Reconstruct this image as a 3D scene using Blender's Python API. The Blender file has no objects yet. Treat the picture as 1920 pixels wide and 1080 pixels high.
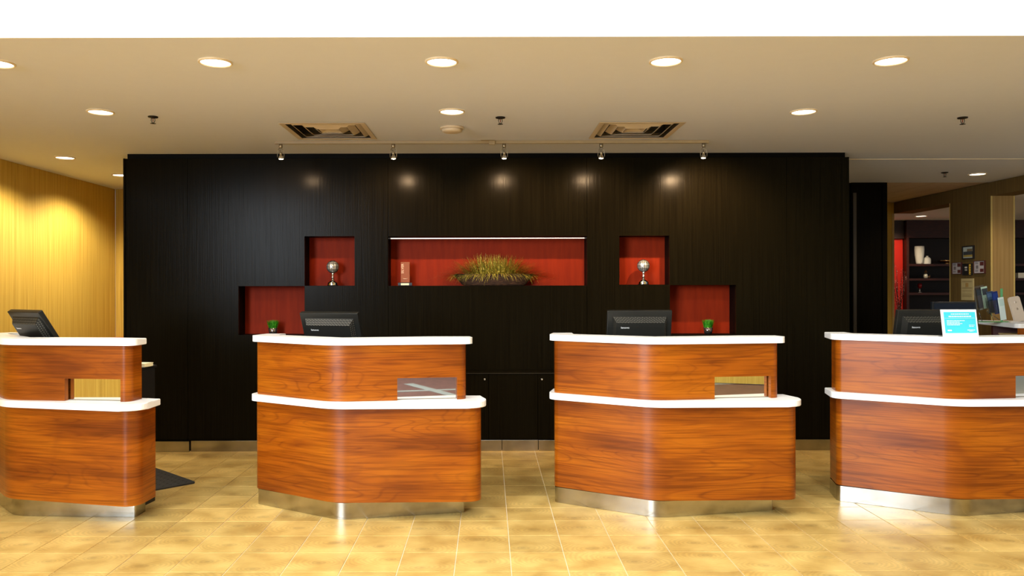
import bpy, bmesh, math, random
from mathutils import Vector, Matrix
R = math.radians
random.seed(7)
sc = bpy.context.scene
COL = sc.collection

# ------------------------------------------------------------------ camera, world, big lights, exposure
CAM_Z, FPX, CX = 1.5, 1480.0, 916.0
cam_d = bpy.data.cameras.new('camera')
cam_d.sensor_width = 36.0
cam_d.lens = FPX / 1920 * 36.0
cam_d.shift_x = (960 - CX) / 1920
cam_d.clip_start = 0.05
cam = bpy.data.objects.new('camera', cam_d)
COL.objects.link(cam)
cam.matrix_world = Matrix.Translation((0, 0, CAM_Z)) @ Matrix.Rotation(R(90), 4, 'X') @ Matrix.Rotation(R(-0.127), 4, 'Z')
sc.camera = cam

world = bpy.data.worlds.new('world')
sc.world = world
world.use_nodes = True
bg = world.node_tree.nodes['Background']
bg.inputs[0].default_value = (0.80, 0.90, 1.0, 1)
bg.inputs[1].default_value = 0.25

def area(name, loc, rot, sx, sy, power, color):
    l = bpy.data.lights.new(name, 'AREA')
    l.shape = 'RECTANGLE'; l.size = sx; l.size_y = sy; l.energy = power; l.color = color
    o = bpy.data.objects.new(name, l); COL.objects.link(o)
    o.location = loc; o.rotation_euler = rot
    return o
# daylight through the tall lobby glazing behind the viewer
area('window_daylight', (-5.6, -3.6, 3.05), (R(104), 0, R(-44)), 3.7, 3.3, 1250, (0.80, 0.90, 1.0))
# skylight band of the high lobby ceiling, in front of the reception bulkhead
area('skylight_daylight', (0.4, 1.2, 4.9), (0, 0, 0), 9.0, 3.0, 300, (0.90, 0.95, 1.0))
vs = sc.view_settings
vs.view_transform = 'Standard'
vs.look = 'None'
vs.gamma = 1.0
vs.use_curve_mapping = False
vs.exposure = 0.26
try:
    sc.cycles.use_denoising = True
    sc.cycles.max_bounces = 8
    sc.cycles.sample_clamp_indirect = 6.0
except Exception:
    pass

# ------------------------------------------------------------------ pixel <-> world bookkeeping (a point at real depth y)
def W(px, py, y):
    s = FPX / y
    yh = 540 - (px - 960) * 0.0022
    return Vector(((px - CX) / s, y, CAM_Z - (py - yh) / s))

# ------------------------------------------------------------------ materials
MATS = {}
def newmat(name):
    m = bpy.data.materials.new(name); m.use_nodes = True
    nt = m.node_tree
    b = nt.nodes['Principled BSDF']
    MATS[name] = m
    return m, nt, b
def lin(r, g, b):
    f = lambda c: ((c / 255 + 0.055) / 1.055) ** 2.4 if c > 10 else c / 255 / 12.92
    return (f(r), f(g), f(b), 1)
def simple(name, col, rough=0.5, metal=0.0, emit=None, es=0.0, coat=0.0, trans=0.0, spec=None, noise=0.06):
    m, nt, b = newmat(name)
    b.inputs['Base Color'].default_value = col
    b.inputs['Roughness'].default_value = rough
    b.inputs['Metallic'].default_value = metal
    if spec is not None: b.inputs['Specular IOR Level'].default_value = spec
    b.inputs['Coat Weight'].default_value = coat
    b.inputs['Transmission Weight'].default_value = trans
    if emit:
        b.inputs['Emission Color'].default_value = emit
        b.inputs['Emission Strength'].default_value = es
    elif noise:
        tc = nt.nodes.new('ShaderNodeTexCoord'); n = nt.nodes.new('ShaderNodeTexNoise')
        n.inputs['Scale'].default_value = 14
        nt.links.new(tc.outputs['Object'], n.inputs['Vector'])
        mr = nt.nodes.new('ShaderNodeMapRange')
        mr.inputs['To Min'].default_value = 1 - noise; mr.inputs['To Max'].default_value = 1 + noise
        nt.links.new(n.outputs['Fac'], mr.inputs['Value'])
        mx = nt.nodes.new('ShaderNodeVectorMath'); mx.operation = 'SCALE'
        mx.inputs[0].default_value = col[:3]
        nt.links.new(mr.outputs[0], mx.inputs['Scale'])
        nt.links.new(mx.outputs[0], b.inputs['Base Color'])
    return m
def N(nt, t, **kw):
    n = nt.nodes.new(t)
    for k, v in kw.items():
        if k in ('operation', 'blend_type', 'data_type', 'noise_dimensions', 'wave_type', 'bands_direction'): setattr(n, k, v)
        else: n.inputs[k].default_value = v
    return n
def ramp(nt, stops):
    r = nt.nodes.new('ShaderNodeValToRGB')
    e = r.color_ramp.elements
    e[0].position, e[0].color = stops[0]
    e[1].position, e[1].color = stops[-1]
    for p, c in stops[1:-1]:
        x = e.new(p); x.color = c
    return r

def strie(name, c1, c2, rough, sx, sz, spec=0.5, bump=0.0, axis='XY', coat=0.0):
    """vertical fine streaks (world coordinates): stained veneer, grasscloth"""
    m, nt, b = newmat(name); L = nt.links.new
    g = nt.nodes.new('ShaderNodeNewGeometry')
    mp = N(nt, 'ShaderNodeMapping'); mp.inputs['Scale'].default_value = (sx, sx, sz)
    L(g.outputs['Position'], mp.inputs['Vector'])
    n = N(nt, 'ShaderNodeTexNoise'); n.inputs['Scale'].default_value = 1.0; n.inputs['Detail'].default_value = 3
    L(mp.outputs[0], n.inputs['Vector'])
    r = ramp(nt, [(0.34, c1), (0.66, c2)])
    L(n.outputs['Fac'], r.inputs['Fac']); L(r.outputs[0], b.inputs['Base Color'])
    b.inputs['Roughness'].default_value = rough
    b.inputs['Specular IOR Level'].default_value = spec
    b.inputs['Coat Weight'].default_value = coat
    if bump:
        bp = N(nt, 'ShaderNodeBump'); bp.inputs['Strength'].default_value = bump; bp.inputs['Distance'].default_value = 0.002
        L(n.outputs['Fac'], bp.inputs['Height']); L(bp.outputs[0], b.inputs['Normal'])
    return m

M_BLACK = strie('dark_stained_veneer', (0.0050, 0.0038, 0.0018, 1), (0.0085, 0.0066, 0.0030, 1), 0.22, 160, 1.5, 0.03, 0.25)
M_BLACKP = simple('dark_trim', (0.003, 0.0025, 0.002, 1), 0.5, spec=0.05)
M_EDGE = simple('edge_band_and_highlight', (0.045, 0.035, 0.022, 1), 0.35)
M_RED = strie('red_niche_panel', lin(126, 33, 8), lin(138, 39, 10), 0.6, 30, 3, 0.1)
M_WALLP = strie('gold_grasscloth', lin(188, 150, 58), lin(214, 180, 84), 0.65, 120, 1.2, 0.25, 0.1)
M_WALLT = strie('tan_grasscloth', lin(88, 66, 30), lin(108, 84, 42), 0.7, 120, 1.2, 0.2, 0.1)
M_BEAD = simple('lit_corner_bead', lin(190, 160, 90), 0.5)  # pale tone carries the light caught on the jamb edges
M_CEIL = simple('ceiling_paint', lin(214, 215, 224), 0.85, noise=0.015)
M_BULK = simple('white_bulkhead_paint', (0.92, 0.92, 0.91, 1), 0.7, noise=0.01)
M_WHITE = simple('white_solid_surface', (0.93, 0.93, 0.90, 1), 0.28, noise=0.01)
M_ACOU = simple('acoustic_tile', lin(196, 170, 140), 0.9)
M_ACOUG = simple('acoustic_grid', lin(90, 66, 44), 0.8)
M_CHROME = simple('chrome', (0.82, 0.82, 0.80, 1), 0.08, 1.0, noise=0.0)
M_NICKEL = simple('satin_nickel', (0.36, 0.30, 0.20, 1), 0.4, 0.9, noise=0.0)
M_RAIL = simple('rail_enamel', lin(156, 134, 96), 0.5, noise=0.0)
M_BLKPL = simple('black_plastic', (0.012, 0.013, 0.015, 1), 0.35)
M_BLKMATTE = simple('black_laminate', (0.008, 0.008, 0.008, 1), 0.45)
M_MIRROR = simple('mirror_glass', (0.90, 0.90, 0.86, 1), 0.015, 1.0, noise=0.0)
M_BULB = simple('lit_bulb', (1, 1, 1, 1), 0.5, emit=(1.0, 0.86, 0.62, 1), es=9.0)
M_DISC = simple('downlight_lens', (1, 1, 1, 1), 0.5, emit=(1.0, 0.93, 0.78, 1), es=5.0)
M_TUBE = simple('niche_tube', (1, 1, 1, 1), 0.4, emit=(1.0, 0.9, 0.75, 1), es=0.55)
M_DARKMETAL = simple('dark_bronze', (0.02, 0.015, 0.01, 1), 0.4, 0.6, noise=0)
M_RINGW = simple('downlight_ring', lin(225, 205, 170), 0.4)
M_VENT = simple('vent_enamel', lin(205, 185, 155), 0.45, noise=0.0)
M_VENTIN = simple('vent_duct', (0.03, 0.025, 0.02, 1), 0.7, noise=0.0)
M_MAT = simple('rubber', (0.012, 0.012, 0.012, 1), 0.6)
M_ACRY = simple('clear_acrylic', (0.96, 1.0, 0.98, 1), 0.0, trans=1.0, noise=0)
M_ACRYG = simple('green_acrylic_edge', lin(120, 200, 130), 0.2, trans=0.3, noise=0)

def brushed(name, col, rough):
    m, nt, b = newmat(name); L = nt.links.new
    g = nt.nodes.new('ShaderNodeNewGeometry')
    n = N(nt, 'ShaderNodeTexNoise'); n.inputs['Scale'].default_value = 5; n.inputs['Detail'].default_value = 5
    L(g.outputs['Position'], n.inputs['Vector'])
    r = ramp(nt, [(0.35, (col[0]*0.72, col[1]*0.72, col[2]*0.70, 1)), (0.6, col)])
    L(n.outputs['Fac'], r.inputs['Fac']); L(r.outputs[0], b.inputs['Base Color'])
    mr = N(nt, 'ShaderNodeMapRange'); mr.inputs['To Min'].default_value = rough - 0.06; mr.inputs['To Max'].default_value = rough + 0.12
    L(n.outputs['Fac'], mr.inputs['Value']); L(mr.outputs[0], b.inputs['Roughness'])
    b.inputs['Metallic'].default_value = 1.0
    return m
M_STEEL = brushed('brushed_steel', (0.50, 0.48, 0.43, 1), 0.17)

def wood(name):
    """cherry veneer, grain running along u of the UV map; cathedral figure and knots"""
    m, nt, b = newmat(name); L = nt.links.new
    uv = nt.nodes.new('ShaderNodeUVMap')
    oi = nt.nodes.new('ShaderNodeObjectInfo')
    off = N(nt, 'ShaderNodeVectorMath', operation='SCALE'); off.inputs[0].default_value = (7.3, 3.1, 5.7)
    L(oi.outputs['Random'], off.inputs['Scale'])
    add = N(nt, 'ShaderNodeVectorMath', operation='ADD')
    L(uv.outputs[0], add.inputs[0]); L(off.outputs[0], add.inputs[1])
    def nz(sx, sy, scale, detail, src=add, dist=0.0):
        mp = N(nt, 'ShaderNodeMapping'); mp.inputs['Scale'].default_value = (sx, sy, 1)
        L(src.outputs[0], mp.inputs['Vector'])
        n = N(nt, 'ShaderNodeTexNoise'); n.inputs['Scale'].default_value = scale; n.inputs['Detail'].default_value = detail
        n.inputs['Distortion'].default_value = dist
        L(mp.outputs[0], n.inputs['Vector'])
        return n
    big = nz(0.55, 4.2, 1.0, 1.4, dist=0.12)          # slow figure field
    mul = N(nt, 'ShaderNodeMath', operation='MULTIPLY'); mul.inputs[1].default_value = 190
    L(big.outputs['Fac'], mul.inputs[0])
    sn = N(nt, 'ShaderNodeMath', operation='SINE'); L(mul.outputs[0], sn.inputs[0])
    mr = N(nt, 'ShaderNodeMapRange'); mr.inputs['From Min'].default_value = -1; L(sn.outputs[0], mr.inputs['Value'])
    pw = N(nt, 'ShaderNodeMath', operation='POWER'); pw.inputs[1].default_value = 11.0; L(mr.outputs[0], pw.inputs[0])
    pmask = nz(0.9, 2.2, 1.6, 2)
    pmr = N(nt, 'ShaderNodeMapRange'); pmr.inputs['From Min'].default_value = 0.42; pmr.inputs['From Max'].default_value = 0.75; pmr.inputs['To Min'].default_value = 0.15; pmr.inputs['To Max'].default_value = 0.52; L(pmask.outputs['Fac'], pmr.inputs['Value'])
    pm = N(nt, 'ShaderNodeMath', operation='MULTIPLY'); L(pw.outputs[0], pm.inputs[0]); L(pmr.outputs[0], pm.inputs[1])
    fine = nz(2.5, 90, 1.0, 4)
    med = nz(0.9, 4.0, 1.3, 3)
    c_med = ramp(nt, [(0.30, lin(110, 50, 7)), (0.50, lin(146, 74, 9)), (0.72, lin(166, 92, 14))])
    L(med.outputs['Fac'], c_med.inputs['Fac'])
    m1 = N(nt, 'ShaderNodeMix', data_type='RGBA'); m1.blend_type = 'MULTIPLY'
    f1 = ramp(nt, [(0.34, (0.50, 0.42, 0.34, 1)), (0.58, (1.08, 1.08, 1.08, 1))])
    L(fine.outputs['Fac'], f1.inputs['Fac'])
    m1.inputs[0].default_value = 0.7
    L(c_med.outputs[0], m1.inputs[6]); L(f1.outputs[0], m1.inputs[7])
    m2 = N(nt, 'ShaderNodeMix', data_type='RGBA')
    L(pm.outputs[0], m2.inputs[0]); L(m1.outputs[2], m2.inputs[6]); m2.inputs[7].default_value = lin(84, 28, 8)
    # dark smoky patches
    pt = nz(1.6, 2.6, 1.0, 2.5, dist=1.0)
    pr = ramp(nt, [(0.59, (0, 0, 0, 1)), (0.78, (1, 1, 1, 1))]); L(pt.outputs['Fac'], pr.inputs['Fac'])
    ps = N(nt, 'ShaderNodeMath', operation='MULTIPLY'); ps.inputs[1].default_value = 0.6; L(pr.outputs[0], ps.inputs[0])
    m3 = N(nt, 'ShaderNodeMix', data_type='RGBA')
    L(ps.outputs[0], m3.inputs[0]); L(m2.outputs[2], m3.inputs[6]); m3.inputs[7].default_value = lin(96, 38, 12)
    L(m3.outputs[2], b.inputs['Base Color'])
    b.inputs['Roughness'].default_value = 0.30
    b.inputs['Coat Weight'].default_value = 0.0; b.inputs['Coat Roughness'].default_value = 0.2
    b.inputs['Specular IOR Level'].default_value = 0.32
    return m
M_WOOD = wood('cherry_veneer')

TILE = 0.303; TX0, TY0 = 0.118, 4.177
def tilemat(name):
    m, nt, b = newmat(name); L = nt.links.new
    g = nt.nodes.new('ShaderNodeNewGeometry')
    sub = N(nt, 'ShaderNodeVectorMath', operation='SUBTRACT'); sub.inputs[1].default_value = (TX0, TY0, 0)
    L(g.outputs['Position'], sub.inputs[0])
    sc_ = N(nt, 'ShaderNodeVectorMath', operation='SCALE'); sc_.inputs['Scale'].default_value = 1 / TILE
    L(sub.outputs[0], sc_.inputs[0])
    fl = N(nt, 'ShaderNodeVectorMath', operation='FLOOR'); L(sc_.outputs[0], fl.inputs[0])
    fr = N(nt, 'ShaderNodeVectorMath', operation='FRACTION'); L(sc_.outputs[0], fr.inputs[0])
    wn = N(nt, 'ShaderNodeTexWhiteNoise'); wn.noise_dimensions = '2D'; L(fl.outputs[0], wn.inputs['Vector'])
    # ring centre wanders per tile
    cen = N(nt, 'ShaderNodeVectorMath', operation='MULTIPLY_ADD')
    cen.inputs[1].default_value = (0.7, 0.7, 0); cen.inputs[2].default_value = (0.15, 0.15, 0)
    L(wn.outputs['Color'], cen.inputs[0])
    d = N(nt, 'ShaderNodeVectorMath', operation='SUBTRACT'); L(fr.outputs[0], d.inputs[0]); L(cen.outputs[0], d.inputs[1])
    flat = N(nt, 'ShaderNodeVectorMath', operation='MULTIPLY'); flat.inputs[1].default_value = (0.8, 1.25, 0); L(d.outputs[0], flat.inputs[0])
    ln = N(nt, 'ShaderNodeVectorMath', operation='LENGTH'); L(flat.outputs[0], ln.inputs[0])
    nz = N(nt, 'ShaderNodeTexNoise'); nz.inputs['Scale'].default_value = 9; nz.inputs['Detail'].default_value = 4
    L(g.outputs['Position'], nz.inputs['Vector'])
    ad = N(nt, 'ShaderNodeMath', operation='MULTIPLY_ADD'); ad.inputs[1].default_value = 0.22; L(nz.outputs['Fac'], ad.inputs[0]); L(ln.outputs['Value'], ad.inputs[2])
    mu = N(nt, 'ShaderNodeMath', operation='MULTIPLY'); mu.inputs[1].default_value = 85; L(ad.outputs[0], mu.inputs[0])
    sn = N(nt, 'ShaderNodeMath', operation='SINE'); L(mu.outputs[0], sn.inputs[0])
    mr = N(nt, 'ShaderNodeMapRange'); mr.inputs['From Min'].default_value = -1; mr.inputs['To Min'].default_value = 0.88; mr.inputs['To Max'].default_value = 1.04
    L(sn.outputs[0], mr.inputs['Value'])
    kn = N(nt, 'ShaderNodeMapRange'); kn.inputs['From Min'].default_value = 0.02; kn.inputs['From Max'].default_value = 0.16
    kn.inputs['To Min'].default_value = 0.76; kn.inputs['To Max'].default_value = 1.0; L(ln.outputs['Value'], kn.inputs['Value'])
    tv = N(nt, 'ShaderNodeMapRange'); tv.inputs['To Min'].default_value = 0.86; tv.inputs['To Max'].default_value = 1.10; L(wn.outputs['Value'], tv.inputs['Value'])
    cl = N(nt, 'ShaderNodeTexNoise'); cl.inputs['Scale'].default_value = 5; cl.inputs['Detail'].default_value = 4; L(g.outputs['Position'], cl.inputs['Vector'])
    cr = ramp(nt, [(0.3, lin(172, 137, 70)), (0.7, lin(214, 182, 108))]); L(cl.outputs['Fac'], cr.inputs['Fac'])
    p1 = N(nt, 'ShaderNodeMath', operation='MULTIPLY'); L(mr.outputs[0], p1.inputs[0]); L(tv.outputs[0], p1.inputs[1])
    p2 = N(nt, 'ShaderNodeMath', operation='MULTIPLY'); L(p1.outputs[0], p2.inputs[0]); L(kn.outputs[0], p2.inputs[1])
    sv = N(nt, 'ShaderNodeVectorMath', operation='SCALE'); L(cr.outputs[0], sv.inputs[0]); L(p2.outputs[0], sv.inputs['Scale'])
    L(sv.outputs[0], b.inputs['Base Color'])
    b.inputs['Roughness'].default_value = 0.38
    b.inputs['Specular IOR Level'].default_value = 0.35
    return m
M_TILE = tilemat('wood_figured_floor_tile')
M_GROUT = simple('grout', lin(232, 222, 196), 0.8)
M_BROWN = strie('brown_lobby_tile', lin(98, 68, 60), lin(114, 80, 70), 0.5, 8, 8, 0.4)
M_GREY = simple('pale_grey_band', lin(140, 142, 134), 0.5)

# ------------------------------------------------------------------ mesh helpers
def link(name, me, mat=None, parent=None, smooth=False):
    o = bpy.data.objects.new(name, me); COL.objects.link(o)
    if mat is not None:
        for mm in (mat if isinstance(mat, (list, tuple)) else [mat]): me.materials.append(mm)
    if smooth:
        for p in me.polygons: p.use_smooth = True
    if parent is not None: o.parent = parent
    return o
def from_bm(name, bm, mat=None, parent=None, smooth=False, recalc=True):
    if recalc: bmesh.ops.recalc_face_normals(bm, faces=bm.faces[:])
    me = bpy.data.meshes.new(name); bm.to_mesh(me); bm.free()
    return link(name, me, mat, parent, smooth)
def empty(name, loc=(0, 0, 0), rz=0.0):
    o = bpy.data.objects.new(name, None); COL.objects.link(o)
    o.location = loc; o.rotation_euler = (0, 0, rz); o.empty_display_size = 0.05
    return o
def tag(o, label, cat, group=None):
    o['label'] = label; o['category'] = cat
    if group: o['group'] = group
    return o
def struct(o): o['kind'] = 'structure'; return o
def stuff(o): o['kind'] = 'stuff'; return o

def add_box(bm, x0, x1, y0, y1, z0, z1, mi=0, M=None, bev=0.0):
    co = [(x0,y0,z0),(x1,y0,z0),(x1,y1,z0),(x0,y1,z0),(x0,y0,z1),(x1,y0,z1),(x1,y1,z1),(x0,y1,z1)]
    v = [bm.verts.new(M @ Vector(c) if M else c) for c in co]
    fs = []
    for f in ((0,3,2,1),(4,5,6,7),(0,1,5,4),(1,2,6,5),(2,3,7,6),(3,0,4,7)):
        fc = bm.faces.new([v[i] for i in f]); fc.material_index = mi; fs.append(fc)
    if bev:
        es = list({e for f in fs for e in f.edges})
        r = bmesh.ops.bevel(bm, geom=es, offset=bev, segments=2, affect='EDGES', profile=0.5)
        for f in r['faces']: f.material_index = mi
    return v
def box(name, x0, x1, y0, y1, z0, z1, mat, parent=None, bev=0.0, M=None):
    bm = bmesh.new(); add_box(bm, x0, x1, y0, y1, z0, z1, 0, M, bev)
    return from_bm(name, bm, mat, parent)
def add_prism(bm, pts, z0, z1, mi=0, bev=0.0, M=None):
    n = len(pts)
    f_ = (lambda c: M @ Vector(c)) if M else (lambda c: c)
    a = [bm.verts.new(f_((p[0], p[1], z0))) for p in pts]; b = [bm.verts.new(f_((p[0], p[1], z1))) for p in pts]
    bot = bm.faces.new(a[::-1]); top = bm.faces.new(b)
    for i in range(n):
        bm.faces.new((a[i], a[(i+1) % n], b[(i+1) % n], b[i]))
    if bev:
        es = list(set(bot.edges) | set(top.edges))
        bmesh.ops.bevel(bm, geom=es, offset=bev, segments=3, affect='EDGES', profile=0.5)
def prism(name, pts, z0, z1, mat, parent=None, bev=0.0, M=None):
    bm = bmesh.new(); add_prism(bm, pts, z0, z1, 0, bev, M)
    return from_bm(name, bm, mat, parent)
def add_lathe(bm, prof, seg=24, c=(0, 0, 0), mi=0, M=None):
    rings = []
    for r, z in prof:
        if r < 1e-6:
            p = Vector((c[0], c[1], c[2] + z)); rings.append([bm.verts.new(M @ p if M else p)])
        else:
            ring = []
            for k in range(seg):
                a = 2 * math.pi * k / seg
                p = Vector((c[0] + r * math.cos(a), c[1] + r * math.sin(a), c[2] + z)); ring.append(bm.verts.new(M @ p if M else p))
            rings.append(ring)
    for A, B in zip(rings, rings[1:]):
        for k in range(seg):
            k2 = (k + 1) % seg
            if len(A) == 1 and len(B) == 1: continue
            if len(A) == 1: f = bm.faces.new((A[0], B[k2], B[k]))
            elif len(B) == 1: f = bm.faces.new((A[k], A[k2], B[0]))
            else: f = bm.faces.new((A[k], A[k2], B[k2], B[k]))
            f.material_index = mi
def lathe(name, prof, mat, parent=None, seg=24, c=(0, 0, 0), M=None, smooth=True):
    bm = bmesh.new(); add_lathe(bm, prof, seg, c, 0, M)
    return from_bm(name, bm, mat, parent, smooth)
def add_tube(bm, pts, r, seg=8, mi=0, closed=False):
    pts = [Vector(p) for p in pts]; n = len(pts); rings = []
    rr = r if isinstance(r, (list, tuple)) else [r] * n
    for i, p in enumerate(pts):
        if closed: d = pts[(i+1) % n] - pts[i-1]
        else: d = pts[min(i+1, n-1)] - pts[max(i-1, 0)]
        d.normalize()
        up = Vector((0, 0, 1)) if abs(d.z) < 0.9 else Vector((0, 1, 0))
        a = d.cross(up).normalized(); b = d.cross(a)
        rings.append([bm.verts.new(p + rr[i] * (math.cos(2*math.pi*k/seg) * a + math.sin(2*math.pi*k/seg) * b)) for k in range(seg)])
    m = n if closed else n - 1
    for i in range(m):
        A, B = rings[i], rings[(i+1) % n]
        for k in range(seg):
            f = bm.faces.new((A[k], A[(k+1) % seg], B[(k+1) % seg], B[k])); f.material_index = mi
    if not closed:
        bm.faces.new(rings[0][::-1]).material_index = mi; bm.faces.new(rings[-1]).material_index = mi
def tube(name, pts, r, mat, parent=None, seg=8, closed=False):
    bm = bmesh.new(); add_tube(bm, pts, r, seg, 0, closed)
    return from_bm(name, bm, mat, parent, True)

def add_grid_slab(bm, xs, zs, hole, place, t0, t1):
    """a slab in a plane cut by xs, zs with holes; place(u, v, t) -> point; t0 front, t1 back"""
    cache = {}
    def V(i, k, t):
        key = (i, k, t)
        if key not in cache: cache[key] = bm.verts.new(place(xs[i], zs[k], t1 if t else t0))
        return cache[key]
    def solid(i, k): return 0 <= i < len(xs)-1 and 0 <= k < len(zs)-1 and not hole(0.5*(xs[i]+xs[i+1]), 0.5*(zs[k]+zs[k+1]))
    for i in range(len(xs)-1):
        for k in range(len(zs)-1):
            if not solid(i, k): continue
            bm.faces.new((V(i,k,0), V(i+1,k,0), V(i+1,k+1,0), V(i,k+1,0)))
            bm.faces.new((V(i,k,1), V(i,k+1,1), V(i+1,k+1,1), V(i+1,k,1)))
            if not solid(i-1, k): bm.faces.new((V(i,k,0), V(i,k+1,0), V(i,k+1,1), V(i,k,1)))
            if not solid(i+1, k): bm.faces.new((V(i+1,k,0), V(i+1,k,1), V(i+1,k+1,1), V(i+1,k+1,0)))
            if not solid(i, k-1): bm.faces.new((V(i,k,0), V(i,k,1), V(i+1,k,1), V(i+1,k,0)))
            if not solid(i, k+1): bm.faces.new((V(i,k+1,0), V(i+1,k+1,0), V(i+1,k+1,1), V(i,k+1,1)))
def holes_fn(rects):
    return lambda u, v: any(a < u < b and c < v < d for a, b, c, d in rects)
def grid_slab(name, x0, x1, z0, z1, rects, place, t0, t1, mat, parent=None):
    rs = [(max(a, x0), min(b, x1), max(c, z0), min(d, z1)) for a, b, c, d in rects]
    rs = [q for q in rs if q[0] < q[1] - 1e-6 and q[2] < q[3] - 1e-6]
    xs = sorted(set(round(v, 5) for v in [x0, x1] + [q for r_ in rs for q in r_[:2]]))
    zs = sorted(set(round(v, 5) for v in [z0, z1] + [q for r_ in rs for q in r_[2:]]))
    bm = bmesh.new(); add_grid_slab(bm, xs, zs, holes_fn(rs), place, t0, t1)
    return from_bm(name, bm, mat, parent)

def rpath(pts, rad, seg=10):
    """polyline with rounded corners"""
    out = []
    n = len(pts)
    for i, p in enumerate(pts):
        p = Vector(p[:2])
        r = rad[i]
        if i == 0 or i == n-1 or r <= 0: out.append(p); continue
        a = (Vector(pts[i-1][:2]) - p); b = (Vector(pts[i+1][:2]) - p)
        la, lb = a.length, b.length; a.normalize(); b.normalize()
        ang = a.angle(b); t = min(r / math.tan(ang / 2), la * 0.49, lb * 0.49); rr = t * math.tan(ang / 2)
        c = p + (a + b).normalized() * (rr / math.sin(ang / 2))
        s = p + a * t - c; e = p + b * t - c
        th0 = math.atan2(s.y, s.x); th1 = math.atan2(e.y, e.x); d = (th1 - th0 + math.pi) % (2*math.pi) - math.pi
        for k in range(seg + 1):
            th = th0 + d * k / seg; out.append(c + Vector((math.cos(th), math.sin(th))) * rr)
    return out
def offset(path, d):
    """offset an open path to its left by d (path runs left->right in plan seen from above, left = +y)"""
    out = []
    for i, p in enumerate(path):
        a = path[max(i-1, 0)]; b = path[min(i+1, len(path)-1)]
        ns = []
        if i > 0: e = (p - path[i-1]).normalized(); ns.append(Vector((-e.y, e.x)))
        if i < len(path)-1: e = (path[i+1] - p).normalized(); ns.append(Vector((-e.y, e.x)))
        n = sum(ns, Vector((0, 0)))
        n.normalize(); k = 1 / max(0.5, n.dot(ns[0]))
        out.append(p + n * d * k)
    return out

# ------------------------------------------------------------------ FLOOR
X_L, X_R, Y_W = -4.66, 5.96, 7.28
CEIL = 2.744
floor = struct(box('floor', -6.5, 12.2, -8.0, 13.6, -0.30, -0.004, M_GROUT))
tile_me = None
def tile_mesh():
    bm = bmesh.new(); g = 0.0022; h = TILE / 2 - g
    add_box(bm, -h, h, -h, h, -0.0038, 0.0)
    top = [e for e in bm.edges if all(abs(v.co.z) < 1e-6 for v in e.verts)]
    bmesh.ops.bevel(bm, geom=top, offset=0.0012, segments=1, affect='EDGES')
    me = bpy.data.meshes.new('tile'); bmesh.ops.recalc_face_normals(bm, faces=bm.faces[:]); bm.to_mesh(me); bm.free()
    me.materials.append(M_TILE); return me
tile_me = tile_mesh()
single = set()
for r_ in range(-1, 10):
    y0 = TY0 + r_ * TILE; y1 = y0 + TILE
    for c_ in range(-20, 22):
        x0 = TX0 + c_ * TILE; x1 = x0 + TILE; xc = (x0 + x1) / 2
        lo, hi = -0.619 * y1, 0.6785 * y1
        if x1 < lo or x0 > hi or x0 < X_L: continue
        # tiles wholly under the desks are not in view
        if len(single) < 298: single.add((c_, r_))
for c_, r_ in sorted(single, key=lambda q: (q[1], q[0])):
    o = bpy.data.objects.new('tile', tile_me); COL.objects.link(o); o.parent = floor
    o.location = (TX0 + (c_ + .5) * TILE, TY0 + (r_ + .5) * TILE, random.uniform(-0.0006, 0.0))
bm = bmesh.new(); g = 0.0022
for r_ in range(-15, 31):
    for c_ in range(-16, 40):
        if (c_, r_) in single: continue
        x0 = TX0 + c_ * TILE; y0 = TY0 + r_ * TILE
        if x0 < -5.1: continue
        if x0 > X_R - 0.1 and y0 < 6.5: continue
        if x0 > 2.8 and r_ < -12: continue
        vs_ = add_box(bm, x0+g, x0+TILE-g, y0+g, y0+TILE-g, -0.0038, 0.0)
stuff(from_bm('tile_field', bm, M_TILE, floor))
# lobby paving behind the viewer (seen in the mirrors of the desks)
pav = box('floor_lobby', -6.5, 6.2, -7.95, -0.38, -0.0035, 0.0002, M_BROWN); struct(pav)
box('paving', 2.847, 6.2, -0.379, 0.54, -0.0035, 0.0, M_BROWN, pav)
box('band', -6.5, 6.2, -1.12, -0.99, 0.0005, 0.004, M_GREY, pav)
Mb = Matrix.Translation((0.78, -1.15, 0)) @ Matrix.Rotation(R(75.6), 4, 'Z')
box('band', -0.78, 0.78, -0.075, 0.075, 0.005, 0.008, M_GREY, pav, M=Mb)

# ------------------------------------------------------------------ CEILING
VENTS = [(-1.25, 6.24), (1.16, 6.24)]
VH = 0.30
vr = [(x - VH, x + VH, y - VH, y + VH) for x, y in VENTS]
flatc = lambda u, v, t: Vector((u, v, t))
struct(grid_slab('ceiling', -4.76, 6.3, 3.92, 9.40, vr, flatc, CEIL, CEIL + 0.12, M_CEIL))
struct(box('ceiling_alcove', -4.76, 3.4, 9.40, 9.96, CEIL, CEIL + 0.12, M_CEIL))
struct(box('wall_front', -6.4, 6.4, 3.908, 3.9195, CEIL, 5.2, M_BULK))        # white bulkhead above the reception
struct(box('wall_lobby_added', -6.5, 6.5, -8.1, -8.0, -0.1, 5.2, simple('dark_added_wall', lin(96, 80, 60), 0.8)))  # unseen dark rear wall, added to hold down reflections in the black wall
struct(box('ceiling_lobby', -6.5, 6.5, -8.0, 3.86, 5.2, 5.3, M_BULK))
struct(box('trim_1', 3.32, 5.95, 7.66, 7.675, CEIL - 0.004, CEIL, simple('pale_ceiling_joint', lin(236, 218, 180), 0.6)))
at = struct(box('ceiling_rear', 3.3, 6.3, 9.40, 11.75, CEIL + 0.012, CEIL + 0.12, M_ACOUG))
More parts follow.
